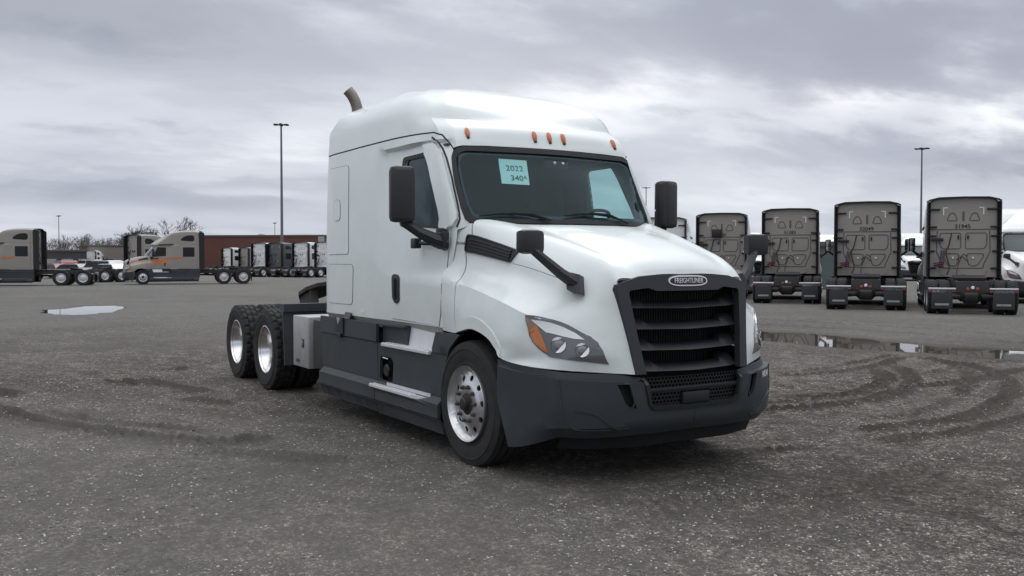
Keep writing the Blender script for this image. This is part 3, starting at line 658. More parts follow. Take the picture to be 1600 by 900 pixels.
def pebbles(name, label, n, size, colr, rmax, seed, bias=1.7):
    """loose stones as real geometry, one mesh"""
    rg = np.random.default_rng(seed); r = 1.9+(rmax-1.9)*rg.random(n)**bias; a = YAW+(rg.random(n)-.5)*math.radians(66)
    x = CAMP.x+r*np.cos(a); y = CAMP.y+r*np.sin(a); ok = ~((x < 1.0) & (x > -7.4) & (abs(y) < 1.0)); ok &= (vnoise(x*1.3, y*1.3, 51)*.6+vnoise(x*4, y*4, 52)*.4+rg.random(n)*.3) > .60; x, y, r = x[ok], y[ok], r[ok]; n = len(x)
    z, _ = ground_detail(x, y); z = z+ground_h(x, y)
    bm = bmesh.new(); bmesh.ops.create_icosphere(bm, subdivisions=1, radius=1); base = np.array([v.co[:] for v in bm.verts]); f = np.array([[v.index for v in q.verts] for q in bm.faces]); bm.free()
    # 12 verts, 20 faces
    s = size[0]+(size[1]-size[0])*rg.random(n)**3; s = s*(1+r/40)
    V = base[None]*(.65+.7*rg.random((n, 12, 1))); V = V*(s[:, None, None]*np.stack([1+.5*rg.random(n), .7+.4*rg.random(n), .35+.25*rg.random(n)], 1)[:, None, :])
    t = rg.random(n)*2*PI; c, sn = np.cos(t)[:, None], np.sin(t)[:, None]
    V = np.stack([V[..., 0]*c-V[..., 1]*sn+x[:, None], V[..., 0]*sn+V[..., 1]*c+y[:, None], V[..., 2]+(z+s*.12)[:, None]], 2).reshape(-1, 3)
    F = (f[None]+(np.arange(n)*12)[:, None, None]).reshape(-1, 3)
    me = bpy.data.meshes.new(name); me.vertices.add(len(V)); me.vertices.foreach_set('co', V.astype(np.float32).ravel()); me.loops.add(F.size); me.loops.foreach_set('vertex_index', F.astype(np.int32).ravel())
    me.polygons.add(len(F)); me.polygons.foreach_set('loop_start', (np.arange(len(F))*3).astype(np.int32)); me.update(calc_edges=True)
    tag(put(name, me, colr), label=label, kind='stuff', cat='gravel')
pebbles('gravel', 'grey stone chips scattered over the packed yard in front of the white truck', 36000, (.003, .011), material('grey_stone', (.13, .125, .12), .9, var=.5, vscale=12), 15, 3)
pebbles('pale_gravel', 'pale limestone chips lying loose on the dark yard surface', 26000, (.002, .0082), material('pale_stone', (.56, .545, .51), .85, var=.4, vscale=9), 15, 4, 1.9)
# ------------------------------------------------------------------ shared tractor pieces
HL = [(1.427,1.507),(1.49,1.493),(1.554,1.486),(1.62,1.486),(1.686,1.49),(1.76,1.495),(1.835,1.503),(1.958,1.52),(2.019,1.562),(2.062,1.647),(2.117,1.822),(2.029,1.794),(1.93,1.783),(1.83,1.774),(1.793,1.754),(1.69,1.715),(1.603,1.675),(1.545,1.635),(1.505,1.592),(1.46,1.55)]
AMB = [(1.441,1.519),(1.478,1.523),(1.545,1.546),(1.60,1.59),(1.65,1.629),(1.72,1.685),(1.786,1.738),(1.726,1.72),(1.611,1.672),(1.515,1.599)]
CLR = [(1.49,1.525),(1.56,1.516),(1.63,1.514),(1.734,1.521),(1.849,1.532),(1.933,1.56),(1.86,1.577),(1.778,1.583),(1.644,1.585),(1.559,1.552)]
COWL = [(.194,.903),(.265,1.015),(.279,1.089),(.21,1.148),(.264,1.324),(.292,1.433),(.279,1.503),(.278,1.609),(.295,1.798),(.341,1.949)]
def G(y, z): return 1.15+.115*(1.54-z)/.715-.115*y*y
def bx_frame(p, n, up=(0, 0, 1)):
    n = Vector(n).normalized(); x = Vector(up).cross(n).normalized(); y = n.cross(x)
    return Matrix(((x.x, y.x, n.x, p[0]), (x.y, y.y, n.y, p[1]), (x.z, y.z, n.z, p[2]), (0, 0, 0, 1)))
def xf(mb, M4):
    mb.V = [tuple(M4 @ Vector(v)) for v in mb.V]; return mb
def wheel_tyre(steer, n=96):
    """tyre centred on the axle line, width along y, tread as real relief"""
    w = .14; R = .505 if steer else .512
    prof = [(.285, -.10), (.30, -.125), (.318, -.130), (.322, -.134), (.33, -.134), (.334, -.132), (.36, -.141), (.40, -.145), (.43, -.144), (.434, -.148), (.442, -.148), (.446, -.142), (.458, -.139), (.480, -.130)]
    tr = [-.126, -.118, -.082, -.076, -.068, -.062, -.024, -.018, .018, .024, .062, .068, .076, .082, .118, .126]
    prof2 = []
    mb = MB(); m = MB(); V = []; F = []
    if steer:
        groove = {4, 3, 11, 12, 7, 8}
        P = [(r, h) for r, h in prof]
        for k, h in enumerate([-.125, -.078, -.076, -.064, -.062, -.008, -.006, .006, .008, .062, .064, .076, .078, .125]):
            deep = k in (2, 3, 6, 7, 10, 11); P.append((R-.012*(abs(h) > .12)-(.014 if deep else 0), h))
        P += [(r, -h) for r, h in prof[::-1]]
        return mb.lathe(P, n)
    nseg = 104
    hs = [-.128, -.122, -.080, -.078, -.066, -.064, -.010, -.008, .008, .010, .064, .066, .078, .080, .122, .128]
    full = len(prof)*2+len(hs)
    for k in range(nseg):
        a = 2*PI*k/nseg; lug = (k % 4) < 3; lug2 = ((k+2) % 4) < 3; row = [(r, h) for r, h in prof]
        for i, h in enumerate(hs):
            r = R-.008*(i in (0, 15))
            if i in (3, 4, 7, 8, 11, 12): r -= .018
            elif i in (0, 1, 2, 13, 14, 15): r -= 0 if lug else .020
            else: r -= 0 if lug2 else .018
            row.append((r, h))
        row += [(r, -h) for r, h in prof[::-1]]
        if not lug:
            row[12] = (row[12][0]-.0, row[12][1]+.006); row[13] = (row[13][0]-.012, row[13][1]+.004)
        for r, h in row: V.append((r*math.cos(a), h, r*math.sin(a)))
    for k in range(nseg):
        j = (k+1) % nseg
        for i in range(full-1): F.append((k*full+i, j*full+i, j*full+i+1, k*full+i+1))
    return mb.add(V, F)
def steer_rim():
    """polished disc wheel, outer face towards -y"""
    outer = [(.292*math.cos(2*PI*i/72), .292*math.sin(2*PI*i/72)) for i in range(72)]
    hole = [(.085*math.cos(2*PI*i/40), .085*math.sin(2*PI*i/40)) for i in range(40)]
    hh = []
    for k in range(10):
        a = 2*PI*(k+.5)/10; c = np.array([math.cos(a), math.sin(a)])*.212; t = np.array([-math.sin(a), math.cos(a)]); r = np.array([math.cos(a), math.sin(a)])
        hh.append([tuple(c+r*.024*math.cos(q)+t*.024*math.sin(q)) for q in np.linspace(0, 2*PI, 17)[:-1]])
    P, F, _ = cdt(outer, [hole]+hh, .022)
    def h(r): return np.interp(r, [.085, .10, .155, .165, .185, .25, .275, .292], [-.010, -.013, -.013, -.009, .004, .022, .014, -.012])
    V = [(p[0], h(math.hypot(*p)), p[1]) for p in P]
    mb = MB(); V2, F2 = add_rim(V, F, [(0, -1, 0)]*len(V), .02); mb.add(V2, F2)
    mb.lathe([(.292, -.012), (.300, -.030), (.303, -.022), (.303, .01), (.290, .05)], 72)
    return mb
TY_S = wheel_tyre(True).obj('tyre', M['rubber'], fix=True); TY_D = wheel_tyre(False).obj('tyre', M['rubber'], fix=True)
RIM_S = steer_rim().obj('rim', M['wheelmetal'], angle=30)
RIM_D = MB().lathe([(.305, -.115), (.306, -.126), (.296, -.128), (.288, -.112), (.285, -.08), (.262, -.05), (.252, .06), (.235, .115), (.20, .128), (.125, .126), (.11, .118), (.10, .06), (.10, -.03), (.085, -.045), (.0, -.046)], 64).obj('rim', M['polished'])
RIM_P = MB().lathe([(.305, -.115), (.306, -.126), (.296, -.128), (.288, -.112), (.285, -.085), (.262, -.06), (.24, -.045), (.2, -.075), (.14, -.10), (.07, -.115), (.0, -.118)], 40).obj('wheel_cover', M['dome'])
LUG = MB().lathe([(.0, -.030), (.010, -.029), (.0140, -.025), (.0150, -.006), (.019, -.004), (.019, 0)], 12).obj('lug_nut', M['nut'])
HUBC = MB().lathe([(.0, -.050), (.03, -.050), (.044, -.047), (.050, -.040), (.052, -.012), (.072, -.008), (.088, -.004), (.090, .05)], 32).obj('hub_cap', M['hub'])
PROTO = [TY_S, TY_D, RIM_S, RIM_D, RIM_P, LUG, HUBC]
def clone(o, parent, loc=(0, 0, 0), rot=(0, 0, 0), name=None):
    c = o.copy(); col.objects.link(c); c.parent = parent; c.location = loc; c.rotation_euler = rot
    if name: c.name = name
    return c
def empty_part(name, parent, loc=(0, 0, 0), rot=(0, 0, 0)):
    o = bpy.data.objects.new(name, None); col.objects.link(o); o.parent = parent; o.location = loc; o.rotation_euler = rot; o.empty_display_size = .05; return o
def wheels(root, xs=-.07, xd=(-5.36, -6.68), fancy=True):
    for sg in (-1, 1):
        rz = 0 if sg < 0 else PI
        t = clone(TY_S, root, (xs, sg*1.055, .497), (0, 0, rz), 'tyre'); r = clone(RIM_S, t, (0, -.132, 0), (0, .2, 0), 'rim')
        if fancy or sg < 0:
            for k in range(10):
                a = 2*PI*k/10+.1; clone(LUG, t, (.138*math.cos(a), -.132-.013, .138*math.sin(a)), (0, 0, 0), 'lug_nut')
        clone(HUBC, t, (0, -.132-.008, 0), (0, 0, 0), 'hub_cap')
        for x in xd:
            t = clone(TY_D, root, (x, sg*1.085, .503), (0, random.random(), rz), 'tyre')
            if fancy: clone(RIM_D, t, (0, 0, 0), (0, 0, 0), 'rim')
            else: clone(RIM_P, t, (0, 0, 0), (0, 0, 0), 'wheel_cover')
            clone(TY_D, root, (x, sg*.755, .503), (0, random.random(), rz), 'tyre')
def chassis(root, xr=-7.12):
    for sg in (-1, 1):
        MB().box((xr, sg*.43-.01, .745), (.9, sg*.43+.01, 1.0), .004).box((xr, sg*.43-.045*(sg > 0), .745), (.9, sg*.43+.045*(sg < 0), .757)).box((xr, sg*.43-.045*(sg > 0), .988), (.9, sg*.43+.045*(sg < 0), 1.0)).obj('frame_rail', M['steel'], root)
    for x in (xr+.06, -6.0, -4.6, -3.6, -2.4): bxo('crossmember', (x-.04, -.42, .78), (x+.04, .42, .97), M['steel'], root)
    for x in (-5.36, -6.68):
        MB().tube([(x, -.95, .5), (x, -.3, .5), (x, -.18, .5), (x, .18, .5), (x, .3, .5), (x, .95, .5)], [.07, .075, .19, .19, .075, .07], 14).obj('axle', M['steel'], root)
    MB().box((-.13, -.9, .36), (-.01, .9, .46), .02).obj('axle', M['steel'], root)
    bxo('engine_block', (-.75, -.42, .50), (.86, .42, 1.52), M['matblack'], root, .03)
    MB().tube([(-4.9, 0, .62), (-1.0, 0, .72)], .06, 10).obj('drive_shaft', M['steel'], root)
def grille(root, detail=True):
    g = MB(); outer = [(0, 1.538), (.2, 1.537), (.42, 1.512), (.612, 1.452), (.628, 1.43), (.59, 1.2), (.568, 1.05), (.538, .83), (.50, .80), (.0, .80)]
    inner = [(0, 1.425), (.28, 1.425), (.36, 1.455), (.53, 1.435), (.545, 1.41), (.508, 1.1), (.468, .82), (.0, .81)]
    # half ring from the middle of the top round to the middle of the bottom
    ring = outer[:-1]+[(.0, .795)]+[(0, .803)]+inner[:-1][::-1]
    ring = [(0, 1.540), (.25, 1.540), (.44, 1.526), (.56, 1.492), (.630, 1.466), (.640, 1.43), (.600, 1.2), (.575, 1.05), (.545, .825), (.462, .825), (.505, 1.1), (.543, 1.405), (.53, 1.425), (.37, 1.442), (.30, 1.418), (0, 1.418)]
    P, F, _ = cdt(ring, (), .04); V = [(G(a, b)+.026, a, b) for a, b in P]; Nn = [(1, 0, 0)]*len(V); V, F = add_rim(V, F, Nn, .06)
    mirrored('grille_frame', V, F, M['surround'], root)
    for k, z0 in enumerate((1.285, 1.132, .979, .828)):
        hw = .545-.075*(1.29-z0)/.46; e = hw-.165
        prof = [(0, z0), (hw, z0+.012), (hw, z0+.095), (e+.045, z0+.085), (e, z0+.038), (0, z0+.030)]
        P, F, _ = cdt(prof, (), .05); V = [(G(a, b)-.012-(.075*(b-z0)/.09 if b > z0+.01 else 0), a, b) for a, b in P]; V, F = add_rim(V, F, [(1, 0, -.25)]*len(V), .07)
        mirrored('grille_slat', V, F, M['grillep'], root)
    MB().prism([(-.56, .60), (.56, .60), (.61, 1.47), (-.61, 1.47)], 1.00, 1.03, 0).obj('radiator', M['matblack'], root)
    if detail:
        f = MB()
        for i in range(46):
            y = -.54+i*.024; f.box((1.03, y-.002, .83), (1.042, y+.002, 1.43))
        tag(f.obj('radiator_fins', M['black'], root, smooth=False), kind='stuff')
    e = MB(); n = 40
    oval = lambda a, b: [(a*math.copysign(abs(math.cos(t))**.55, math.cos(t)), 1.491+b*math.copysign(abs(math.sin(t))**.85, math.sin(t))) for t in np.linspace(0, 2*PI, n+1)[:-1]]
    for nm, a, b, x0, mt in (('badge', .19, .040, .034, 'silvert'), ('badge_plate', .178, .030, .037, 'black')):
        P, F, _ = cdt(oval(a, b), (), .05); V = [(G(q[0], q[1])+x0, q[0], q[1]) for q in P]; V, F = add_rim(V, F, [(1, 0, 0)]*len(V), .02); pb = put(nm, mesh_of(nm, V, F), M[mt], root)
    tx = text_obj('lettering', 'FREIGHTLINER', .052, M['silvert'], root, frame((G(0, 1.491)+.041, 0, 1.491), (0, 1, 0), (0, 0, 1)), .0015, .84, off=.0004)
    for v in tx.data.vertices: v.co.x += -.115*v.co.y**2
def lower_grille(root, detail=True):
    MB().box((1.08, -.5, .56), (1.10, .5, .83)).obj('grille_backing', M['matblack'], root)
    if detail:
        hx = MB(); r = .0185; dx = r*math.sqrt(3); row = 0; z = .585
        while z < .80:
            y = -.46+(dx/2 if row % 2 else 0)
            while y < .46:
                if not (abs(y) < .135 and .59 < z < .675):
                    x = 1.262-.1*y*y-(.02 if z > .7 else 0)
                    ro = [(y+r*.97*math.sin(a), z+r*.97*math.cos(a)) for a in np.arange(6)*PI/3]; ri = [(y+r*.70*math.sin(a), z+r*.70*math.cos(a)) for a in np.arange(6)*PI/3]
                    V = [(x, *p) for p in ro]+[(x, *p) for p in ri]+[(x-.02, *p) for p in ri]; F = []
                    for i in range(6): j = (i+1) % 6; F += [(i, j, 6+j, 6+i), (6+i, 6+j, 12+j, 12+i)]
                    hx.add(V, F)
                y += dx
            z += r*1.5; row += 1
        tag(hx.obj('honeycomb_mesh', M['black'], root, smooth=False, fix=False), kind='stuff')
    MB().box((1.235, -.47, .688), (1.262, .47, .716), .006).obj('grille_bar', M['black'], root)
    MB().box((1.25, -.13, .59), (1.285, .13, .672), .008).obj('plate_holder', M['black'], root)
    fr = [(0, .310), (.30, .310), (.40, .303), (.435, .27), (.462, .10), (.475, .02)]
    V, F = ribbon(BUMP, fr, .034, .014, .03); mirrored('grille_surround', V, F, M['black'], root)
def bumper(root, detail=True, step=.045):
    fog = [(.692, .1), (.6, .094), (.545, .30), (.602, .285), (.636, .245)]
    out = [(0, .315), (.395, .31), (.43, .28), (.462, .10), (.478, 0), (1.78, 0), (1.78, .52), (0, .52)]
    V, F = panel(BUMP, out, [fog] if detail else (), step, 0, .03); mirrored('bumper', V, F, M['bumperp'], root)
    if detail:
        sides('fog_vent', *panel(BUMP, [(.70, .09), (.59, .085), (.535, .31), (.602, .295), (.645, .25)], (), .05, -.05, .0), M['matblack'], root)
        sides('vent_rib', *ribbon(BUMP, [(.597, .094), (.560, .25), (.578, .292), (.604, .287)], .010, .004, .012), M['bumperp'], root)
        sides('styling_ridge', *ribbon(BUMP, spline([(1.0, .300), (.925, .304), (.833, .335), (.738, .404), (.66, .47)], 5), .022, .007, .012), M['bumperp'], root)
        sides('styling_ridge', *ribbon(BUMP, spline([(1.12, .085), (1.10, .25), (1.075, .36), (1.0, .43), (.85, .445), (.6, .44)], 5), .020, .005, .010), M['bumperp'], root)
        mirrored('bumper_joint', *ribbon(BUMP, [(0, .33), (0, .42), (0, .5)], .006, .002, .003), M['seam'], root)
    ch = [(1.19, 0, .41), (1.18, .45, .41), (1.08, .78, .40), (.9, .95, .38)]; V = []; F = []
    for i, p in enumerate(ch): V += [p, (p[0]-.06, p[1], .275), (p[0]-.12, p[1], .262)]
    for i in range(3):
        for k in range(2): F.append((i*3+k, i*3+3+k, i*3+4+k, i*3+1+k))
    mirrored('air_dam', V, F, M['matblack'], root)
def headlight(root, detail=True):
    for sg in (-1, 1):
        b = sides('headlight', *panel(HOOD, HL, (), .04, .006, .012, -1), M['bezel'], root, which=(sg,))[0]
        sides('turn_signal', *panel(HOOD, [AMB[0], AMB[1], AMB[2], (1.525, 1.598), AMB[9]], (), .04, .010, .006, -1), M['ambertop'], b, which=(sg,))
        sides('turn_signal', *panel(HOOD, [(1.527, 1.600)]+AMB[2:10], (), .04, .010, .006, -1), M['amber'], b, which=(sg,))
        sides('daytime_lamp', *panel(HOOD, CLR, (), .04, .010, .006, -1), M['lamp_clear'], b, which=(sg,))
        if not detail: continue
        for s, t, r in ((1.788, 1.652, .056), (1.952, 1.660, .050)):
            p = HOOD.ev([s], [t])[0]; n = -HOOD.nrm([s], [t])[0]; p = p+n*.006; F4 = bx_frame((p[0], p[1]*sg, p[2]), (n[0], n[1]*sg, n[2]))
            def crescent(r0, w, a0, a1, nm, mt, z=.006):
                V = []; n = 16
                for i in range(n+1):
                    u = i/n; a = math.radians(a0+(a1-a0)*u); ww = w*math.sin(PI*u)**.7+.001; V += [(-r0*math.cos(a)*sg, r0*math.sin(a), z), (-(r0-ww)*math.cos(a)*sg, (r0-ww)*math.sin(a), z-.003)]
                F = [(2*i, 2*i+2, 2*i+3, 2*i+1) for i in range(n)]; xf(MB().add(V, F), F4).obj(nm, mt, b)
            xf(MB().lathe([(r*1.05, -.004), (r*1.05, .004), (r*1.0, .005), (r*.9, -.004)], 28, 2), F4).obj('lens_ring', M['bezel'], b)
            crescent(r*1.02, r*.62, -105, 25, 'reflector', M['lamp_clear'], .008); crescent(r*1.0, r*.32, 60, 150, 'reflector', M['lamp_clear'], .008)
            xf(MB().lathe([(r*.66, .000), (r*.55, .004), (r*.3, .007), (0, .008)], 24, 2), F4).obj('projector_lens', M['lensgrey'], b)
def hood(root, paint, detail=True, step=.04):
    out = [(0, 0), (0, .5), (.10, .8)]+COWL+[(.6, 1.95), (2.2, 1.95), (2.2, 0)]
    V, F = panel(HOOD, out, (), step, 0, .028, -1); mirrored('hood', V, F, paint, root)
    sides('cowl_panel', *panel(HOOD, [(.0, .90), (.175, .903), (.25, 1.015), (.262, 1.089), (.195, 1.148), (.25, 1.324), (.277, 1.433), (.265, 1.503), (.264, 1.609), (.28, 1.798), (.326, 1.949), (0, 1.949)], (), step, -.001, .03, -1), paint, root)
    if detail: sides('fender_lip', *panel(HOOD, [(.36, 1.95), (.365, 1.86), (.551, 1.805), (.806, 1.795), (.986, 1.792), (1.185, 1.822), (1.402, 1.878), (1.64, 1.95)], (), .05, .010, .02, -1), paint, root)
    sides('hood_gap', *ribbon(HOOD, spline(COWL, 4), .014, -.004, .02, -1), M['seam'], root)
    if detail:
        sides('hood_gap', *ribbon(HOOD, [(.80, 1.13), (1.0, 1.115), (1.28, 1.095), (1.413, 1.081)], .004, .0006, .002, -1), M['seam'], root)
    vo = rounded([(.20, 1.006), (.832, 1.013), (.776, 1.124), (.205, 1.137)], .02, 3)
    for sg in (-1, 1):
        v = sides('hood_vent', *panel(HOOD, vo, (), .04, .008, .012, -1), M['black'], root, which=(sg,))[0]
        if detail:
            for t0 in (1.036, 1.060, 1.084, 1.108): sides('vent_louvre', *ribbon(HOOD, [(.24, t0+.004), (.5, t0), (.765, t0-.001)], .016, .019, .012, -1), M['mirrorp'], v, which=(sg,))
            sides('vent_rim', *ribbon(HOOD, vo, .014, .017, .014, -1, closed=True), M['mirrorp'], v, which=(sg,))
def hood_mirrors(root):
    for sg in (-1, 1):
        base = MB(); b0 = [(.776, .80, 1.545), (.885, .742, 1.52), (.945, .776, 1.385), (.85, .83, 1.41)]
        o = [(p[0]+.05, p[1]+.075, p[2]+.02) for p in b0]; base.add(b0+o, [(0, 1, 2, 3)[::-1], (4, 5, 6, 7), (0, 1, 5, 4), (1, 2, 6, 5), (2, 3, 7, 6), (3, 0, 4, 7)])
        base.tube([(.90, .83, 1.475), (.865, .93, 1.545), (.80, 1.06, 1.665), (.775, 1.12, 1.72)], [.050, .043, .036, .034], 8)
        arm = base.both('mirror_arm', M['mirrorp'], root, which=(sg,))[0]
        h = MB().box((-.05, -.108, -.088), (.045, .108, .088), .04); bm = weld(h.V, h.F); bmesh.ops.recalc_face_normals(bm, faces=bm.faces)
        me = bpy.data.meshes.new('hood_mirror'); bm.to_mesh(me); bm.free(); me.shade_smooth(); me.set_sharp_from_angle(angle=math.radians(50))
        put('mirror_head', me, M['mirrorp'], arm, loc=(.771, 1.135*sg, 1.776), rot=(0, 0, -sg*.15+(.0)))
        MB().box((-.056, -.09, -.07), (-.05, .09, .07), .002).obj('mirror_glass', M['chrome'], arm, loc=(.771, 1.135*sg, 1.776), rot=(0, 0, -sg*.15))
def main_mirrors(root):
    for sg in (-1, 1):
        arm = MB().tube([(-.60, 1.10, 1.79), (-.62, 1.19, 1.81), (-.68, 1.31, 1.875), (-.75, 1.41, 1.955), (-.75, 1.43, 2.02)], [.070, .060, .046, .042, .04], 8).box((-.67, 1.10, 1.735), (-.54, 1.165, 1.885), .02).box((-.69, 1.09, 1.86), (-.60, 1.16, 1.915), .015).both('mirror_arm', M['black'], root, which=(sg,))[0]
        hd = MB().box((-.075, -.105, -.235), (.075, .105, .235), .045)
        hd.obj('mirror_head', M['mirrorp'], arm, loc=(-.738, 1.448*sg, 2.195), rot=(0, 0, sg*.26), angle=60)
        MB().box((-.082, -.088, -.05), (-.075, .088, .21), .002).box((-.082, -.088, -.21), (-.075, .088, -.065), .002).obj('mirror_glass', M['chrome'], arm, loc=(-.738, 1.448*sg, 2.195), rot=(0, 0, sg*.26))
        MB().tube([(-.72, 1.13, 1.785), (-.93, 1.185, 1.79)], .018, 8).box((-1.05, 1.16, 1.745), (-.955, 1.225, 1.835), .012).both('side_sensor', M['black'], root, which=(sg,))
def sk(z): return float(np.interp(z, [.18, .285, .308, .325, .435, .487, .85, .862, 1.035, 1.05], [1.19, 1.215, 1.246, 1.232, 1.238, 1.180, 1.188, 1.20, 1.196, 1.18]))
def skirt_panel(poly, holes=(), off=0.0, th=.03, step=.06):
    gt = np.array([.20, .285, .325, .38, .435, .46, .54, .6, .72, .85, .862, .95, 1.035])
    P, F, _ = cdt(poly, holes, step, np.arange(-3.35, -.1, step*1.6), gt); V = [(a, sk(b)+off, b) for a, b in P]; F = [f[::-1] for f in F]
    return add_rim(V, F, [(0, 1, 0)]*len(V), th)
def treadplate(mb, x0, x1, y0, y1, z, h=.028, nx=26, ny=4):
    mb.box((x0, y0, z-h), (x1, y1, z), .003)
    for i in range(nx):
        for j in range(ny):
            x = x0+(x1-x0)*(i+.5)/nx; y = y0+(y1-y0)*(j+.5)/ny; a = .010 if (i+j) % 2 else .007; b = .007 if (i+j) % 2 else .010
            V = [(x-a, y-b, z), (x+a, y-b, z), (x+a, y+b, z), (x-a, y+b, z), (x-a*.6, y-b*.6, z+.006), (x+a*.6, y-b*.6, z+.006), (x+a*.6, y+b*.6, z+.006), (x-a*.6, y+b*.6, z+.006)]
            mb.add(V, [(0, 1, 5, 4), (1, 2, 6, 5), (2, 3, 7, 6), (3, 0, 4, 7), (4, 5, 6, 7)])
    for i in range(nx): x = x0+(x1-x0)*(i+.5)/nx; mb.box((x-.008, y1-.001, z-h+.006), (x+.008, y1+.005, z-.006))
    return mb
def skirts(root, xrear=-3.39, detail=True):
    ex = xrear+3.39
    for sg in (-1, 1):
        W = dict(which=(sg,))
        for z0, z1, xa, xb in ((.862, 1.035, -3.39+ex, -1.868), (.490, .852, -3.37+ex, -1.868), (.318, .486, -3.33+ex, -1.83), (.195, .308, -3.29+ex, -1.83)):
            sides('side_fairing', *skirt_panel([(xa, z0), (xb, z0), (xb, z1), (xa, z1)], (), 0 if z1 > .31 else .004), M['plastic'], root, **W)
        top = [(-1.855, .490), (-.52, .490), (-.515, .60), (-.45, .80), (-.36, .92), (-.20, 1.04), (-.62, 1.035), (-.705, .852), (-1.855, .852)]
        sides('side_fairing', *skirt_panel(top, [rounded([(-1.83, .50), (-1.53, .50), (-1.50, .70), (-1.56, .735), (-1.80, .735)], .04, 3)] if detail else ()), M['plastic'], root, **W)
        sides('side_fairing', *skirt_panel([(-1.82, .318), (-.51, .318), (-.515, .486), (-1.82, .486)]), M['plastic'], root, **W)
        sides('side_fairing', *skirt_panel([(-1.82, .185), (-.48, .185), (-.50, .308), (-1.82, .308)], (), .003), M['plastic'], root, **W)
        MB().box((-1.855, 1.02, .852), (-1.30, 1.135, 1.04), .004).both('step_box', M['plastic'], root, smooth=False, **W)
        MB().add([(-1.855, 1.185, 1.036), (-1.27, 1.185, 1.045), (-1.30, 1.12, 1.046), (-1.855, 1.12, 1.046), (-1.855, 1.185, 1.02), (-1.27, 1.185, 1.028), (-1.30, 1.12, 1.02), (-1.855, 1.12, 1.02)], [(0, 1, 2, 3), (4, 5, 6, 7)[::-1], (0, 4, 5, 1), (1, 5, 6, 2), (2, 6, 7, 3), (3, 7, 4, 0)]).both('step_box_lid', M['plastic'], root, smooth=False, **W)
        MB().add([(-1.45, 1.125, .852), (-.72, 1.125, .852), (-.66, 1.095, 1.045), (-1.30, 1.095, 1.045), (-1.45, 1.10, .852), (-.72, 1.10, .852), (-.66, 1.07, 1.045), (-1.30, 1.07, 1.045)], [(0, 1, 2, 3), (4, 5, 6, 7)[::-1], (0, 4, 5, 1), (1, 5, 6, 2), (2, 6, 7, 3), (3, 7, 4, 0)]).both('step_riser', M['riser'], root, smooth=False, **W)
        a = treadplate(MB(), -1.72, -.72, 1.09, 1.215, .862); a.both('step', M['tread'], root, smooth=False, **W)
        a = treadplate(MB(), -1.90, -.98, 1.13, 1.262, .462); a.add([(-.98, 1.13, .434), (-.98, 1.262, .434), (-.72, 1.20, .434), (-.72, 1.13, .434), (-.98, 1.13, .461), (-.98, 1.262, .461), (-.72, 1.20, .461), (-.72, 1.13, .461)], [(0, 1, 2, 3), (4, 5, 6, 7)[::-1], (0, 4, 5, 1), (1, 5, 6, 2), (2, 6, 7, 3), (3, 7, 4, 0)])
        a.both('step', M['tread'], root, smooth=False, **W)
        MB().box((-1.62, 1.19, .463), (-.72, 1.20, .498)).both('step_riser', M['riser'], root, smooth=False, **W)
        MB().add([(-1.82, 1.235, .40), (-.56, 1.235, .40), (-.54, 1.20, .43), (-.98, 1.25, .434), (-1.88, 1.255, .434), (-1.82, 1.19, .36), (-.56, 1.19, .36)], [(0, 1, 2, 3, 4), (0, 5, 6, 1)]).both('step_bracket', M['plastic'], root, smooth=False, **W)
        MB().box((-1.84, 1.04, .49), (-1.50, 1.10, .75)).both('filler_recess', M['matblack'], root, **W)
        if detail:
            MB().lathe([(0, 1.175), (.05, 1.175), (.06, 1.165), (.062, 1.10)], 20, 1, (-1.70, 0, .60)).both('filler_cap', M['black'], root, **W)
            MB().tube([(-1.78, 1.17, .712), (-1.72, 1.19, .722), (-1.60, 1.19, .717)], .008, 6).both('filler_handle', M['chrome'], root, **W)
            MB().box((-2.90, 1.195, .87), (-2.69, 1.215, 1.05), .006).add([(-2.88, 1.216, 1.05), (-2.82, 1.216, .95), (-2.72, 1.216, 1.05)], [(0, 1, 2)]).box((-2.85, 1.20, .845), (-2.72, 1.23, .885), .006).both('fairing_latch', M['black'], root, smooth=False, **W)
            MB().add([(-2.82, 1.218, .965), (-2.86, 1.218, 1.045), (-2.74, 1.218, 1.045), (-2.86, 1.21, 1.045), (-2.74, 1.21, 1.045), (-2.82, 1.21, .965)], [(0, 2, 1), (3, 4, 5)]).both('latch_plate', M['brushed'], root, smooth=False, **W)
            MB().add([(-2.72, 1.20, 1.04), (-2.55, 1.20, 1.04), (-2.64, 1.14, 1.10), (-2.80, 1.14, 1.10), (-2.72, 1.19, 1.025), (-2.55, 1.19, 1.025), (-2.64, 1.13, 1.085), (-2.80, 1.13, 1.085)], [(0, 1, 2, 3), (4, 5, 6, 7)[::-1], (0, 4, 5, 1), (1, 5, 6, 2), (2, 6, 7, 3), (3, 7, 4, 0)]).both('fairing_strap', M['black'], root, smooth=False, **W)
        arc = MB(); n = 20; V = []; F = []
        for i in range(n+1):
            t = math.radians(-18+226*i/n); r = .585; p = (-.07+r*math.cos(t), .50+r*math.sin(t)); V += [(p[0], .60, p[1]), (p[0], 1.15, p[1])]
        for i in range(n): F.append((2*i, 2*i+2, 2*i+3, 2*i+1))
        arc.add(V, F); arc.add([(-.07+.585*math.cos(t), .60, .5+.585*math.sin(t)) for t in np.linspace(math.radians(-18), math.radians(208), 22)], [tuple(range(22))]); arc.both('wheel_arch_liner', M['matblack'], root, **W)
        MB().box((-3.3+ex, .5, .30), (-.62, 1.03, .98)).both('fuel_tank', M['matblack'], root, smooth=False, **W)
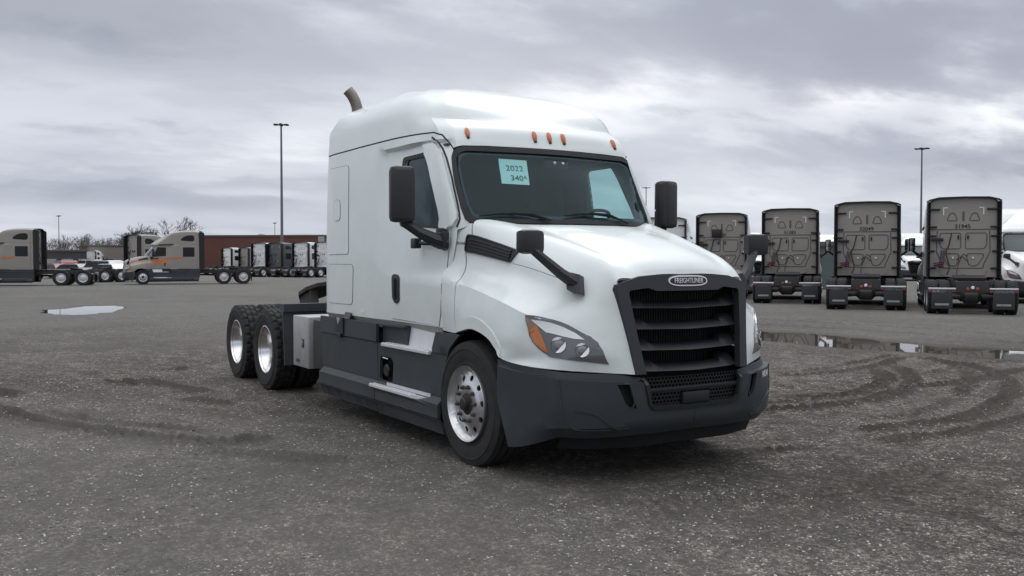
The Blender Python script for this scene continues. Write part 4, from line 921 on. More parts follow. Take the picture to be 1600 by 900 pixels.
# ------------------------------------------------------------------ the white tractor in the foreground
GO = [(4.121, 1.953), (4.068, 1.984), (4.044, 2.084), (4.037, 2.30), (4.040, 2.439), (4.051, 2.531), (4.075, 2.58), (4.114, 2.608), (4.176, 2.630), (4.422, 2.638)]
GI = [(4.175, 1.990), (4.130, 2.016), (4.108, 2.11), (4.092, 2.30), (4.090, 2.437), (4.098, 2.518), (4.120, 2.555), (4.152, 2.575), (4.207, 2.590), (4.414, 2.592)]
def hero_truck():
    W = M['white']
    root = thing('tractor_truck', 'white mid-roof sleeper tractor unit with charcoal bumper in the foreground', 'truck')
    win = rounded([(2.985, 2.565), (3.474, 2.571), (3.578, 2.293), (3.690, 2.03), (3.665, 1.93), (2.985, 1.975)], .05)
    seam = [(0, 2.765), (1.08, 2.765), (1.966, 2.776), (2.818, 2.776), (3.542, 2.763), (3.85, 2.758), (3.987, 2.73), (4.036, 2.671), (4.078, 2.605)]
    body = [(0, 1.07), (3.95, 1.07), (3.99, 1.90), (4.121, 1.94)]+GO[1:7]+seam[::-1]
    V, F = panel(CAB, body, [win], .055, 0, 0); mirrored('cab_body', V, F, W, root)
    roof = [(0, 2.779), (1.08, 2.779), (1.966, 2.790), (2.818, 2.790), (3.542, 2.777), (3.86, 2.771), (4.0, 2.741), (4.052, 2.676), (4.088, 2.618), (4.176, 2.640), (4.422, 2.648), (5.07, 2.648), (5.07, 3.95), (0, 3.95)]
    V, F = panel(CAB, roof, (), .036, .001, .0); rf = mirrored('roof', V, F, W, root, angle=26)
    V, F = ribbon(CAB, [(0, 2.772)]+[(a, b+.007) for a, b in spline(seam[1:], 4)], .018, -.004, .01); mirrored('roof_joint', V, F, M['seam'], root)
    # underside of the sleeper and cab
    MB().box((-3.40, -1.08, 1.06), (-.6, 1.08, 1.08)).obj('cab_floor', M['matblack'], root)
    sides('sill', *panel(CAB, [(1.1, .985), (3.9, .985), (3.9, 1.066), (1.1, 1.066)], (), .06, -.004), M['sillm'], root)  # sill coloured greyer than the body to give its shade
    for sg in (-1, 1):
        sl_ = dict(which=(sg,))
        dr = [(2.79, 2.672), (2.80, 2.288), (2.825, 1.681), (2.834, 1.095), (3.201, 1.088), (3.80, 1.078), (3.905, 1.191), (3.935, 1.343), (3.93, 1.478), (3.93, 1.548), (3.90, 1.727), (3.86, 1.98), (3.80, 2.3), (3.73, 2.6), (3.70, 2.672)]
        d = sides('door', *panel(CAB, dr, [win], .05, .007, .012), W, root, **sl_)[0]
        sides('door_seal', *ribbon(CAB, dr[:5], .012, .002, .006), M['seam'], root, **sl_); sides('door_seal', *ribbon(CAB, dr[5:11], .012, .002, .006), M['seam'], root, **sl_)
        ring = rounded([(2.925, 2.600), (3.50, 2.606), (3.60, 2.30), (3.72, 2.03), (3.70, 1.905), (2.94, 1.950)], .06)
        sides('window_seal', *panel(CAB, ring, [win], .04, .012, .012), M['seal'], d, **sl_)
        sides('window', *panel(CAB, win, (), .06, -.006), M['sideglass'], d, **sl_)
        h = sides('door_handle', *panel(CAB, rounded([(2.851, 1.49), (2.884, 1.512), (2.949, 1.508), (2.980, 1.479), (2.982, 1.266), (2.942, 1.236), (2.899, 1.246), (2.862, 1.29)], .02), (), .03, .016, .014), M['black'], d, **sl_)[0]
        sides('handle_grip', *ribbon(CAB, [(2.915, 1.47), (2.915, 1.28)], .03, .034, .018), M['mirrorp'], h, **sl_)
        fin = [(3.56, 2.664), (3.70, 2.666), (3.84, 2.664), (3.92, 2.635), (3.964, 2.57), (3.995, 2.349), (4.014, 2.04), (4.004, 1.985), (3.959, 1.930), (3.86, 1.90), (3.773, 1.89), (3.70, 1.905), (3.667, 1.925), (3.695, 1.99), (3.680, 2.07), (3.655, 2.13), (3.59, 2.321), (3.494, 2.573)]
        sides('pillar_fairing', *panel(CAB, fin, (), .05, .045, .05), W, root, **sl_)
        sides('pillar_gap', *ribbon(CAB, [(3.80, 2.725), (3.90, 2.69), (3.965, 2.62), (3.995, 2.53), (4.018, 2.35), (4.022, 2.1), (4.018, 1.99), (3.985, 1.92)], .02, .003, .006), M['seam'], root, **sl_)
        # storage hatches low and high on the sleeper flank
        for q in ([(1.20, 2.625), (1.738, 2.625), (1.777, 1.705), (1.20, 1.70)], [(1.19, 1.595), (1.897, 1.595), (1.872, 1.185), (1.215, 1.182)]):
            o = rounded(q, .055); hh = sides('hatch', *panel(CAB, o, (), .06, .005, .006), W, root, **sl_)[0]
            sides('hatch_seal', *ribbon(CAB, o, .009, .003, .004, closed=True), M['seam'], hh, **sl_)
            if q[0][1] > 2:
                g = rounded([(1.40, 2.28), (1.555, 2.28), (1.568, 2.06), (1.41, 2.06)], .06)
                sides('hatch_grip', *panel(CAB, g, (), .05, .010, .006), W, hh, **sl_); sides('grip_edge', *ribbon(CAB, g, .007, .010, .004, closed=True), M['sillm'], hh, **sl_)
        sides('decal', *panel(CAB, [(2.09, 1.15), (2.19, 1.15), (2.19, 1.11), (2.09, 1.11)], (), .05, .003, .002), M['white_plain'], root, **sl_)
        sides('reflector_strip', *panel(CAB, [(3.83, 1.055), (3.87, 1.055), (3.87, .995), (3.83, .995)], (), .05, .004, .004), M['red'], root, **sl_)
    # windscreen, its rubber, wipers
    gl = [(5.07, 1.96), (4.2, 1.96), (4.10, 1.99), (4.06, 2.09), (4.055, 2.44), (4.065, 2.53), (4.12, 2.60), (4.18, 2.62), (5.07, 2.625)]
    ws = mirrored('windshield', *panel(CAB, gl, (), .06, -.008), M['windshield'], root)
    mirrored('windshield_seal', *panel(CAB, [(5.07, 1.948), (4.121, 1.948)]+GO[1:]+[(5.07, 2.640), (5.07, 2.594)]+GI[::-1]+[(4.4, 1.985), (5.07, 1.985)], (), .045, .010, .022), M['seal'], root)
    mirrored('frit_band', *panel(CAB, [(5.07, 1.98), (4.17, 1.98)]+GI[1:]+[(5.07, 2.595), (5.07, 2.572), (4.42, 2.572), (4.22, 2.568), (4.165, 2.545), (4.13, 2.50), (4.118, 2.43), (4.13, 2.12), (4.15, 2.04), (4.20, 2.025), (5.07, 2.02)], (), .045, -.012), M['interior'], ws)
    for nm, pts, sg in (('wiper', [(4.181, 2.005), (4.33, 2.020), (4.487, 2.017), (4.60, 2.0)], -1), ('wiper', [(5.05, 2.005), (5.04, 2.0)], 0)):
        pass
    def wiper(pts, arm, sgs):
        b = MB()
        def pt(s, t, sg, o): q = CAB.ev([s], [t])[0]; n = CAB.nrm([s], [t])[0]; q = q+n*o; return (q[0], q[1]*sg, q[2])
        b.tube([pt(s, t, sg, .022) for s, t, sg in pts], [.006, .012, .013, .012, .006][:len(pts)], 5); a = MB().tube([pt(s, t, sg, .035) for s, t, sg in arm], .010, 5)
        w_ = a.obj('wiper_arm', M['matblack'], root); b.obj('wiper_blade', M['matblack'], w_)
    wiper([(4.181, 2.006, -1), (4.33, 2.022, -1), (4.487, 2.020, -1), (4.60, 2.0, -1), (4.678, 1.975, -1)], [(4.40, 2.02, -1), (4.56, 2.012, -1), (4.72, 1.965, -1)], 0)
    wiper([(4.87, 2.012, -1), (5.0, 2.028, -1), (4.95, 2.034, 1), (4.80, 2.022, 1), (4.70, 2.0, 1)], [(5.0, 2.03, 1), (4.80, 2.025, 1), (4.592, 1.955, 1)], 0)
    for s, sg in ((4.253, -1), (4.913, -1), (5.07, 1), (4.913, 1), (4.253, 1)):
        p = CAB.ev([s], [2.757])[0]; n = CAB.nrm([s], [2.757])[0]; up = CAB.ev([s], [2.79])[0]-CAB.ev([s], [2.72])[0]
        F4 = bx_frame((p[0], p[1]*sg, p[2]), (n[0], n[1]*sg if s < 5.06 else 0, n[2]), (0, 0, 1)); mk = MB(); V = []; Fc = []
        nn, mm = 16, 5
        for i in range(mm+1):
            e = PI/2*i/mm
            for k in range(nn): a = 2*PI*k/nn; V.append((.024*math.cos(a)*math.cos(e)**.8, .058*math.sin(a)*math.cos(e)**.8*(1.0), .026*math.sin(e)))
        for i in range(mm):
            for k in range(nn): Fc.append((i*nn+k, i*nn+(k+1) % nn, (i+1)*nn+(k+1) % nn, (i+1)*nn+k))
        ml = xf(MB().add(V, Fc), F4).obj('marker_light', M['amberlight'], root)
        xf(MB().box((-.013, -.062, -.004), (.013, -.044, .014), .004), F4).obj('lamp_base', M['black'], ml)
    # cab interior seen through the glass
    it = M['interior']
    bxo('cab_lining', (-2.02, -1.0, 1.10), (-1.98, 1.0, 2.74), it, root, 0); bxo('headliner', (-2.0, -.99, 2.64), (-.80, .99, 2.66), it, root, 0); bxo('cab_deck', (-2.0, -1.0, 1.12), (-.3, 1.0, 1.15), it, root, 0)
    MB().prism([(-.28, 1.86), (-.48, 1.94), (-.72, 1.94), (-.80, 1.88), (-.78, 1.3), (-.4, 1.2)], -.90, .90).obj('dashboard', it, root)
    for y in (-.52, .52):
        s_ = MB().box((-1.62, y-.25, 1.45), (-1.10, y+.25, 1.58), .05).box((-1.74, y-.24, 1.52), (-1.58, y+.24, 2.12), .05).obj('seat', M['seatm'], root)
        MB().box((-1.73, y-.13, 2.13), (-1.63, y+.13, 2.28), .04).obj('headrest', M['seatm'], s_)
    sw = MB(); c = Vector((-.80, .52, 2.02)); ax = Vector((-.45, 0, 1)).normalized(); u = Vector((0, 1, 0)); v = ax.cross(u)
    sw.tube([c+(u*math.cos(t)+v*math.sin(t))*.215 for t in np.linspace(0, 2*PI, 33)], .015, 8, False); sw.tube([c-u*.21, c, c+u*.21], .014, 6); sw.tube([c-ax*.3, c], .04, 8)
    sw.obj('steering_wheel', M['black'], root)
    bxo('camera_housing', (-.66, -.10, 2.47), (-.60, .16, 2.57), M['black'], root, .02)
    for y in (.0, .09): MB().lathe([(.0, .012), (.014, .010), (.018, 0)], 14, 0, (-.597, y, 2.52)).obj('camera_lens', M['polished'], root)
    sides('cab_lining', *panel(CAB, [(2.5, 1.1), (3.9, 1.1), (3.95, 1.95), (3.98, 2.4), (3.9, 2.62), (2.5, 2.62)], [rounded([(2.95, 2.585), (3.50, 2.59), (3.60, 2.293), (3.71, 2.03), (3.69, 1.915), (2.95, 1.955)], .05)], .07, -.045), it, root)
    hood(root, W); headlight(root); grille(root); bumper(root); lower_grille(root); hood_mirrors(root); main_mirrors(root); skirts(root); chassis(root); wheels(root)
    pl_ = HOOD.ev([1.82], [.09])[0]
    # lettering on the cowl panel and chalk number on the bumper
    for sg in (-1, 1):
        p = HOOD.ev([.12], [1.074])[0]; n = -HOOD.nrm([.12], [1.074])[0]; q = p+n*.004
        xd = (1, -.16, 0) if sg > 0 else (1, .16, 0)
        text_obj('model_name', 'CASCADIA', .030, M['nut'], root, frame((q[0], q[1]*sg, q[2]), (-1, .16, .05) if sg > 0 else (1, .16, -.05), (0, 0, 1)), .001, 1.25)
    p = BUMP.ev([.80], [.125])[0]; n = BUMP.nrm([.80], [.125])[0]; p = p+n*.012
    text_obj('chalk_number', '14034', .075, M['chalk'], root, frame((p[0], p[1], p[2]), (-.095, .214, .012), (-.004, .008, 1)), .0006, .72, shear=.15)
    # behind the cab
    MB().box((-4.29, .56, .41), (-3.76, 1.20, .995), .008).both('tool_box', M['boxmetal'], root, which=(-1, 1))
    for sg in (-1, 1):
        MB().box((-4.27, 1.198, .43), (-3.78, 1.206, .975), .003).both('tool_box_door', M['boxmetal'], root, which=(sg,)); MB().box((-3.97, 1.205, .64), (-3.90, 1.214, .74), .01).both('latch', M['nut'], root, which=(sg,))
        MB().box((-3.955, 1.212, .66), (-3.925, 1.222, .72), .004).both('latch_handle', M['brushed'], root, which=(sg,)); MB().box((-4.17, 1.206, .46), (-4.05, 1.209, .50)).both('decal', M['nut'], root, which=(sg,))
        MB().box((-3.72, .56, .43), (-3.42, 1.16, .97), .01).both('battery_box', M['steel'], root, which=(sg,))
        # moulded quarter fender ahead of the first drive tyre
        MB().prism([(-4.72, 1.105), (-4.72, 1.01), (-4.76, 1.0), (-4.70, .36), (-4.73, .36), (-4.80, 1.0), (-5.0, 1.085), (-4.98, 1.10)], .56, 1.17).both('quarter_fender', M['plastic'], root, which=(sg,))
    MB().box((-4.7, -.5, 1.002), (-3.42, .5, 1.02)).obj('deck_plate', M['brushed'], root)
    fw = MB(); pl2 = [(-5.55, -.30), (-5.62, -.42), (-5.85, -.50), (-6.15, -.50), (-6.50, -.36), (-6.52, -.18), (-6.12, -.05), (-6.12, .05), (-6.52, .18), (-6.50, .36), (-6.15, .50), (-5.85, .50), (-5.62, .42), (-5.55, .30)]
    z = lambda x: 1.235+(x+6.0)*.26; fw.add([(x, y, z(x)) for x, y in pl2]+[(x, y, z(x)-.05) for x, y in pl2], [tuple(range(14)), tuple(range(14, 28))[::-1]]+[(i, (i+1) % 14, 14+(i+1) % 14, 14+i) for i in range(14)])
    fw.prism([(-6.25, 1.0), (-5.7, 1.0), (-5.78, 1.25), (-6.1, 1.2)], -.46, -.36).prism([(-6.25, 1.0), (-5.7, 1.0), (-5.78, 1.25), (-6.1, 1.2)], .36, .46).obj('fifth_wheel', M['steel'], root, smooth=False)
    MB().box((-7.14, -.5, .70), (-7.11, .5, 1.0), .01).obj('rear_crossmember', M['steel'], root)
    for y in (-.16, .16): MB().lathe([(0, -7.17), (.05, -7.165), (.055, -7.15), (.055, -7.12)], 18, 0, (0, y, .84)).obj('tail_light', M['red'], root)
    ex = MB().tube([(-3.60, -.665, 1.3), (-3.60, -.665, 2.6), (-3.60, -.665, 3.30), (-3.60, -.67, 3.37), (-3.605, -.69, 3.44), (-3.615, -.725, 3.51), (-3.63, -.77, 3.565)], .062, 20, False)
    ex.obj('exhaust_stack', M['exhaust'], root, angle=60)
    for k, (y, mt) in enumerate(((-.1, 'redhose'), (0, 'bluehose'), (.1, 'hose'))):
        P = [(-3.45, y, 1.9), (-3.7, y*1.5, 1.75), (-3.9, y*2, 1.35), (-4.3, y*2.4, 1.15), (-4.7, y*2, 1.08)]; MB().tube(spline(P, 5), .014, 6).obj('air_line', M[mt], root)
    return root
HERO = hero_truck()
def note():
    t = thing('paper_note', 'pale paper note handwritten 2022 and 340K behind the windscreen of the near white truck', 'note')
    V, F = panel(CAB, [(4.521, 2.546), (4.784, 2.539), (4.690, 2.305), (4.440, 2.312)], (), .1, -.016, .0); V = [(v[0], -v[1], v[2]) for v in V]
    put('sheet', mesh_of('sheet', V, [f[::-1] for f in F]), M['paper'], t)
    def row(txt, s, tt, size, k=1.0):
        p = CAB.ev([s], [tt])[0]; n = CAB.nrm([s], [tt])[0]; p = p-n*.013; a = CAB.ev([s+.1], [tt-.002])[0]-CAB.ev([s], [tt])[0]; b = CAB.ev([s-.03], [tt+.1])[0]-CAB.ev([s], [tt])[0]
        text_obj('handwriting', txt, size, M['ink'], t, frame((p[0], -p[1], p[2]), (a[0], -a[1], a[2]), (b[0], -b[1], b[2])), .0004, k, shear=.12)
    row('2022', 4.625, 2.455, .098, .85); row('340', 4.600, 2.365, .095, .85); row('K', 4.685, 2.375, .05, 1)
    return t
note()
# ------------------------------------------------------------------ the parked high-roof tractors: one model, copied
XR = -3.78                                                     # back wall of the long sleeper
def raised_cols():
    fr = [0, .12, .35, .62, .86, .97]; c = []
    def side(x, ztop, ys=None, xt=None, xtop=None, yt=1.0):
        zl = [.98, 1.07, 1.25, 1.46, 1.54, 1.95, 2.3, 2.6, 2.68]; o = []
        ys = ys or [1.085, 1.13, 1.13, 1.13, 1.13, 1.13, 1.125, 1.12, 1.118]
        for k, (y, z) in enumerate(zip(ys, zl)): o.append((xt[k] if xt else x, y, z))
        for f in fr: z = 2.70+(ztop-2.70)*f; xx = x if xtop is None else (xt[-1] if xt else x)+(xtop-(xt[-1] if xt else x))*f; o.append((xx, 1.115-.05*f-.02*(f > .9), z))
        xx = x if xtop is None else xtop
        return o+[(xx, .88*yt, ztop+.035), (xx-.02, .45, ztop+.07), (xx-.03, 0, ztop+.08)]
    b = side(XR, 3.62); c.append([(XR, 0, p[2]) for p in b[:15]]+[(XR, 0, 3.66), (XR+.03, 0, 3.69), (XR+.06, 0, 3.70)])
    c.append([(XR, .98, p[2]) for p in b[:15]]+[(XR+.01, .85, 3.65), (XR+.04, .43, 3.68), (XR+.07, 0, 3.70)])
    c.append([(XR+.03, p[1]-.03, p[2]) for p in b[:15]]+[(XR+.05, .86, 3.655), (XR+.08, .44, 3.69), (XR+.1, 0, 3.705)])
    c.append(side(XR+.15, 3.635)); c.append(side(-3.1, 3.65)); c.append(side(-2.5, 3.62))
    d = side(-2.0, 3.52); c.append(d)
    dr = [1.075, 1.115, 1.122, 1.122, 1.118, 1.10, 1.075, 1.045, 1.04]
    c.append(side(-1.68, 3.40, dr, xtop=-1.78)); c.append(side(-1.15, 3.1, dr, [-.9, -.9, -.9, -.9, -.9, -.9, -1.0, -1.1, -1.12], -1.42))
    c.append(side(-.7, 2.88, [1.1, 1.145, 1.155, 1.152, 1.10, 1.06, 1.04, 1.012, 1.03], [-.58]*5+[-.56, -.72, -.86, -.86], -1.12, .97))
    up = [(2.70, 0), (2.78, .03), (2.86, .14), (2.93, .24), (3.0, .34), (3.05, .42), (3.12, .54), (3.3, .88), (3.42, 1.14)]
    def front(y, xs, yt): return [(xs[0], y, z) for z in (.98, 1.07, 1.25, 1.46, 1.54)]+[(xs[0], y, 1.95), (xs[1], y, 2.3), (xs[2], y, 2.6), (xs[3], y, 2.68)]+[(xs[3]+.06-dx, y*(1-k*.035) if k < 6 else y*(.78, .42, 0)[k-6], z+.02) for k, (z, dx) in enumerate(up)]
    c.append(front(.945, (-.42, -.585, -.725, -.74), 0)); c.append(front(.6, (-.2, -.45, -.69, -.71), 0)); c.append(front(.3, (-.14, -.395, -.645, -.665), 0)); c.append(front(.001, (-.11, -.375, -.625, -.65), 0))
    for q in c: 
        for k in range(len(q)): q[k] = tuple(q[k])
    n = len(c[-1]); c[-1] = [(p[0], 0, p[2]) for p in c[-1]]
    # roof ridge rises steadily from the windscreen to the crown
    for j in range(9, 14):
        x0 = c[j][14][0]
        c[j][15] = (x0-.18, c[j][14][1]*.85, c[j][14][2]+.11); c[j][16] = (x0-.60, c[j][14][1]*.45, c[j][14][2]+.34); c[j][17] = (x0-.95, 0, c[j][14][2]+.50)
    c[8][16] = (-1.80, .45, 3.36); c[8][17] = (-2.05, 0, 3.50); c[7][16] = (-2.0, .45, 3.52); c[7][17] = (-2.25, 0, 3.58); c[6][16] = (-2.2, .45, 3.60); c[6][17] = (-2.4, 0, 3.63); c[5][17] = (-2.65, 0, 3.67)
    return c
RT = [.98, 1.07, 1.25, 1.46, 1.54, 1.95, 2.3, 2.6, 2.68, 2.70, 2.82, 3.02, 3.27, 3.5, 3.6, 3.72, 4.1, 4.5]
RS = [0, .98, 1.1, 1.25, 1.8, 2.4, 2.9, 3.22, 3.8, 4.3, 4.5, 4.85, 5.15, 5.45]
CABR = Shell(_rows(raised_cols()), RT, RS, crt=(1, 8, 9), crs=(1, 9, 10), sym_s=(0, 1), sym_t=(1,))
def fr(p): return CABR.find(p)
def xz(x, z): return CABR.find((x, None if False else 1.1, z))
def raised_truck():
    root = thing('tractor_truck', 'prototype', 'truck'); G_ = M['grey']
    body = [(0, 1.07), (4.25, 1.07), (4.3, 1.95), (4.48, 1.95), (4.42, 2.1), (4.42, 2.5), (4.5, 2.64), (5.45, 2.66), (5.45, 4.5), (0, 4.5)]
    mirrored('cab_body', *panel(CABR, body, (), .10, 0, 0), G_, root, angle=50)
    mirrored('windshield', *panel(CABR, [(5.45, 1.96), (4.50, 1.96), (4.46, 2.1), (4.46, 2.5), (4.54, 2.62), (5.45, 2.64)], (), .10, -.004), M['tealglass'], root)
    mirrored('windshield_seal', *panel(CABR, [(5.45, 1.93), (4.46, 1.93), (4.41, 2.1), (4.41, 2.52), (4.48, 2.66), (5.45, 2.69), (5.45, 2.62), (4.54, 2.60), (4.475, 2.5), (4.475, 2.1), (4.51, 1.98), (5.45, 1.98)], (), .10, .008, .01), M['seal'], root)
    def q(pts): return [xz(*p) for p in pts]
    for sg in (-1, 1):
        W = dict(which=(sg,))
        sides('door', *panel(CABR, q([(-1.65, 2.6), (-1.65, 1.1), (-.7, 1.08), (-.62, 1.5), (-.62, 1.9), (-.9, 2.6)]), (), .12, .008, .01), G_, root, **W)
        d = sides('window', *panel(CABR, q([(-1.56, 2.54), (-1.0, 2.56), (-.76, 1.98), (-.82, 1.90), (-1.56, 1.95)]), (), .12, .016, .006), M['darkglass'], root, **W)
        sides('window', *panel(CABR, rounded(q([(-3.42, 2.55), (-2.66, 2.55), (-2.66, 1.90), (-3.42, 1.90)]), .05), (), .12, .010, .008), M['darkglass'], root, **W)
        sides('window', *panel(CABR, spline(q([(-3.36, 3.36), (-2.85, 3.33), (-2.52, 3.05), (-3.0, 2.98), (-3.38, 3.0)]), 4, True), (), .12, .010, .008), M['darkglass'], root, **W)
        sides('roof_visor', *ribbon(CABR, q([(-2.05, 2.76), (-1.6, 2.74), (-1.1, 2.72)]), .07, .03, .03), M['black'], root, **W)
        sides('panel_gap', *ribbon(CABR, q([(-3.7, 2.76), (-2.1, 2.76)]), .012, .002, .004), M['seam'], root, **W); sides('panel_gap', *ribbon(CABR, q([(-3.58, 1.08), (-3.58, 2.6), (-3.55, 3.55)]), .012, .002, .004), M['seam'], root, **W)
        sides('hatch', *panel(CABR, rounded(q([(-3.4, 1.75), (-2.5, 1.75), (-2.5, 1.15), (-3.4, 1.15)]), .05), (), .12, .006, .008), G_, root, **W)
        sides('door_handle', *panel(CABR, q([(-1.52, 1.48), (-1.44, 1.48), (-1.44, 1.26), (-1.52, 1.26)]), (), .12, .02, .02), M['black'], root, **W)
        # side extenders behind the cab: dark fins with brackets
        MB().prism([(XR+.06, 1.05), (XR-.30, 1.02), (XR-.30, 3.50), (XR-.22, 3.60), (XR+.06, 3.60)], 1.075, 1.11).both('side_extender', M['black'], root, smooth=False, **W)
        MB().prism([(XR-.02, 1.05), (XR-.02, 3.55), (XR-.05, 3.55), (XR-.05, 1.05)], 1.00, 1.08).both('extender_edge', M['matblack'], root, smooth=False, **W)
        for z, L in ((3.30, .36), (2.72, .26), (2.42, .24), (1.92, .20), (1.36, .24)): MB().box((XR-.07, 1.06-L, z-.03), (XR-.02, 1.09, z+.03), .01).both('extender_bracket', M['black'], root, **W)
        sides('roof_extender', *add_rim(*(lambda V, F: (V, F, [(1, 0, 0)]*len(V)))([(XR-.16, 0, 3.72), (XR-.16, .75, 3.705), (XR-.16, 1.05, 3.63), (XR-.16, 1.11, 3.56), (XR-.16, 1.06, 3.56), (XR-.16, 1.01, 3.60), (XR-.16, .72, 3.66), (XR-.16, 0, 3.675)], [(0, 1, 6, 7), (1, 2, 5, 6), (2, 3, 4, 5)]), -.18), M['black'], root, smooth=False, **W)
    # pressed shapes on the back wall
    bw = XR-.004
    def wall(poly, name, mt, h=.014, wd=.03, closed=True):
        m = MB(); n = len(poly)
        for i in range(n if closed else n-1):
            a = Vector((0, *poly[i])); b = Vector((0, *poly[(i+1) % n])); t = (b-a).normalized(); s = Vector((0, -t.z, t.y))*wd/2
            m.add([(bw, a.y-s.y, a.z-s.z), (bw, a.y+s.y, a.z+s.z), (bw, b.y+s.y, b.z+s.z), (bw, b.y-s.y, b.z-s.z)]+[(bw-h, p.y, p.z) for p in (a-s*.5, a+s*.5, b+s*.5, b-s*.5)], [(0, 1, 5, 4), (1, 2, 6, 5), (2, 3, 7, 6), (3, 0, 4, 7), (4, 5, 6, 7)])
        return m.obj(name, mt, root, smooth=False)
    for sg in (-1, 1):
        f = lambda L: [(y*sg, z) for y, z in L]
        wall(rounded(f([(.17, 2.93), (.50, 2.93), (.40, 3.18), (.27, 3.18)]), .07), 'pressed_rib', M['sillm2'])
        wall(rounded(f([(.07, 2.00), (.62, 2.00), (.70, 2.12), (.70, 2.52), (.07, 2.52)]), .07), 'pressed_rib', M['sillm2'])
        wall(rounded(f([(.12, 1.84), (.62, 1.84), (.60, 1.72), (.42, 1.45), (.22, 1.42), (.13, 1.6)]), .07), 'pressed_rib', M['sillm2'])
        wall(f([(.78, 2.6), (.80, 1.9), (.62, 1.5), (.60, 1.36)]), 'pressed_rib', M['sillm2'], closed=False)
        MB().box((XR-.06, .145*sg-.025, 2.32), (XR, .145*sg+.025, 2.45), .01).obj('wall_vent', M['black'], root)
        MB().lathe([(0, XR-.05), (.03, XR-.045), (.034, XR)], 12, 0, (0, .30*sg, 1.70)).obj('wall_fitting', M['silvert'], root)
        MB().box((XR-.015, .60*sg-.13*(sg > 0), 3.34), (XR, .60*sg+.13*(sg < 0), 3.37)).box((XR-.015, .60*sg-.015, 3.12), (XR, .60*sg+.015, 3.37)).obj('reflective_tape', M['white_plain'], root, smooth=False)
    wall([(-.02, 2.93), (-.02, 3.22), (.02, 3.22), (.02, 2.93)], 'pressed_rib', M['sillm2']); wall([(-1.0, 2.64), (1.0, 2.64)], 'pressed_rib', M['sillm2'], closed=False); wall([(-.58, 1.36), (.58, 1.36)], 'pressed_rib', M['sillm2'], closed=False)
    MB().prism([(-.72, 1.30), (.72, 1.30), (.62, 1.10), (.28, 1.04), (0, 1.16), (-.28, 1.04), (-.62, 1.10)], XR-.02, XR, 0).obj('lower_skirt', G_, root, smooth=False)
    MB().tube([(XR-.10, .62, 2.30), (XR-.10, .98, 2.30)], .03, 6).box((XR-.14, .60, 2.25), (XR-.05, .95, 2.35), .01).obj('hose_arm', M['black'], root)
    MB().tube(spline([(XR-.08, .35, 2.5), (XR-.16, .44, 2.1), (XR-.22, .52, 1.85), (XR-.30, .42, 1.4), (XR-.4, .5, 1.15)], 5), .022, 6).obj('air_line', M['hose'], root)
    for k, (mt, dy) in enumerate((('redhose', 0), ('bluehose', .05), ('hose', .1))):
        pts = [(XR-.1, .55+dy, 1.95), (XR-.25, .6+dy, 1.5)]+[(XR-.25+.09*math.sin(t*1.0), .72+dy*.5-.12*math.cos(t), 1.55-.012*t) for t in np.linspace(0, 14, 42)]; MB().tube(pts, .018, 5).obj('air_line', M[mt], root)
    MB().tube(spline([(XR-.1, -.1, 1.75), (XR-.12, 0, 1.82), (XR-.12, .1, 1.62), (XR-.2, .18, 1.35), (XR-.3, .2, 1.1)], 5), .014, 5).obj('air_line', M['hose'], root)
    MB().tube(spline([(XR-.1, .2, 1.62), (XR-.14, .05, 1.74), (XR-.14, -.12, 1.6), (XR-.14, -.16, 1.62)], 5), .014, 5).obj('air_line', M['hose'], root)
    hood(root, G_, False, .11); headlight(root, False); grille(root, False); bumper(root, False, .12)
    MB().box((1.08, -.5, .56), (1.10, .5, .83)).obj('grille_backing', M['matblack'], root)
    hood_mirrors(root); main_mirrors(root); skirts(root, -3.78, False); chassis(root, -7.25); wheels(root, fancy=False)
    for y in (-.83, .83):
        MB().box((-7.28, y-.38, .74), (-7.20, y+.38, .80), .01).obj('flap_bracket', M['polished'], root)
        MB().box((-7.27, y-.27, .66), (-7.25, y+.27, .72), .004).obj('light_bar', M['white_plain'], root)
        for k in (-1, 1): MB().box((-7.28, y+k*.33-.05, .665), (-7.25, y+k*.33+.05, .715), .004).obj('tail_light', M['red'], root)
        MB().box((-7.27, y-.29, .17), (-7.25, y+.29, .735), .004).obj('mudflap', M['mudflap'], root); MB().box((-7.276, y-.19, .27), (-7.27, y+.19, .33)).obj('flap_print', M['sillm'], root)
    MB().box((-7.26, -.45, .66), (-7.20, .45, 1.0), .01).obj('rear_crossmember', M['steel'], root)
    for y, r, mt in ((-.13, .055, 'red'), (.13, .055, 'red'), (0, .05, 'white_plain')): MB().lathe([(0, -7.29), (r*.6, -7.29), (r, -7.28), (r, -7.25)], 16, 0, (0, y, .76+(.05 if y == 0 else 0))).obj('tail_light', M[mt], root)
    MB().box((-4.9, -.5, 1.0), (-3.9, .5, 1.02)).obj('deck_plate', M['steel'], root); MB().prism([(-6.4, 1.0), (-5.8, 1.0), (-5.8, 1.16), (-6.4, 1.08)], -.45, .45).obj('fifth_wheel', M['matblack'], root, smooth=False)
    return root
M['sillm2'] = material('pressed_rib_paint', (.11, .105, .10), .45, var=.1)  # ribs coloured darker than the wall to make the pressing show
M['sillm3'] = material('dark_pressed_rib_white', (.45, .45, .44), .45, var=.1)
PR = raised_truck()
def number(root, txt, y=-.02):
    text_obj('fleet_number', txt, .185, M['blackt'], root, frame((XR-.012, -y, 2.735), (0, -1, 0), (0, 0, 1)), .002, 1.05, off=.0015)
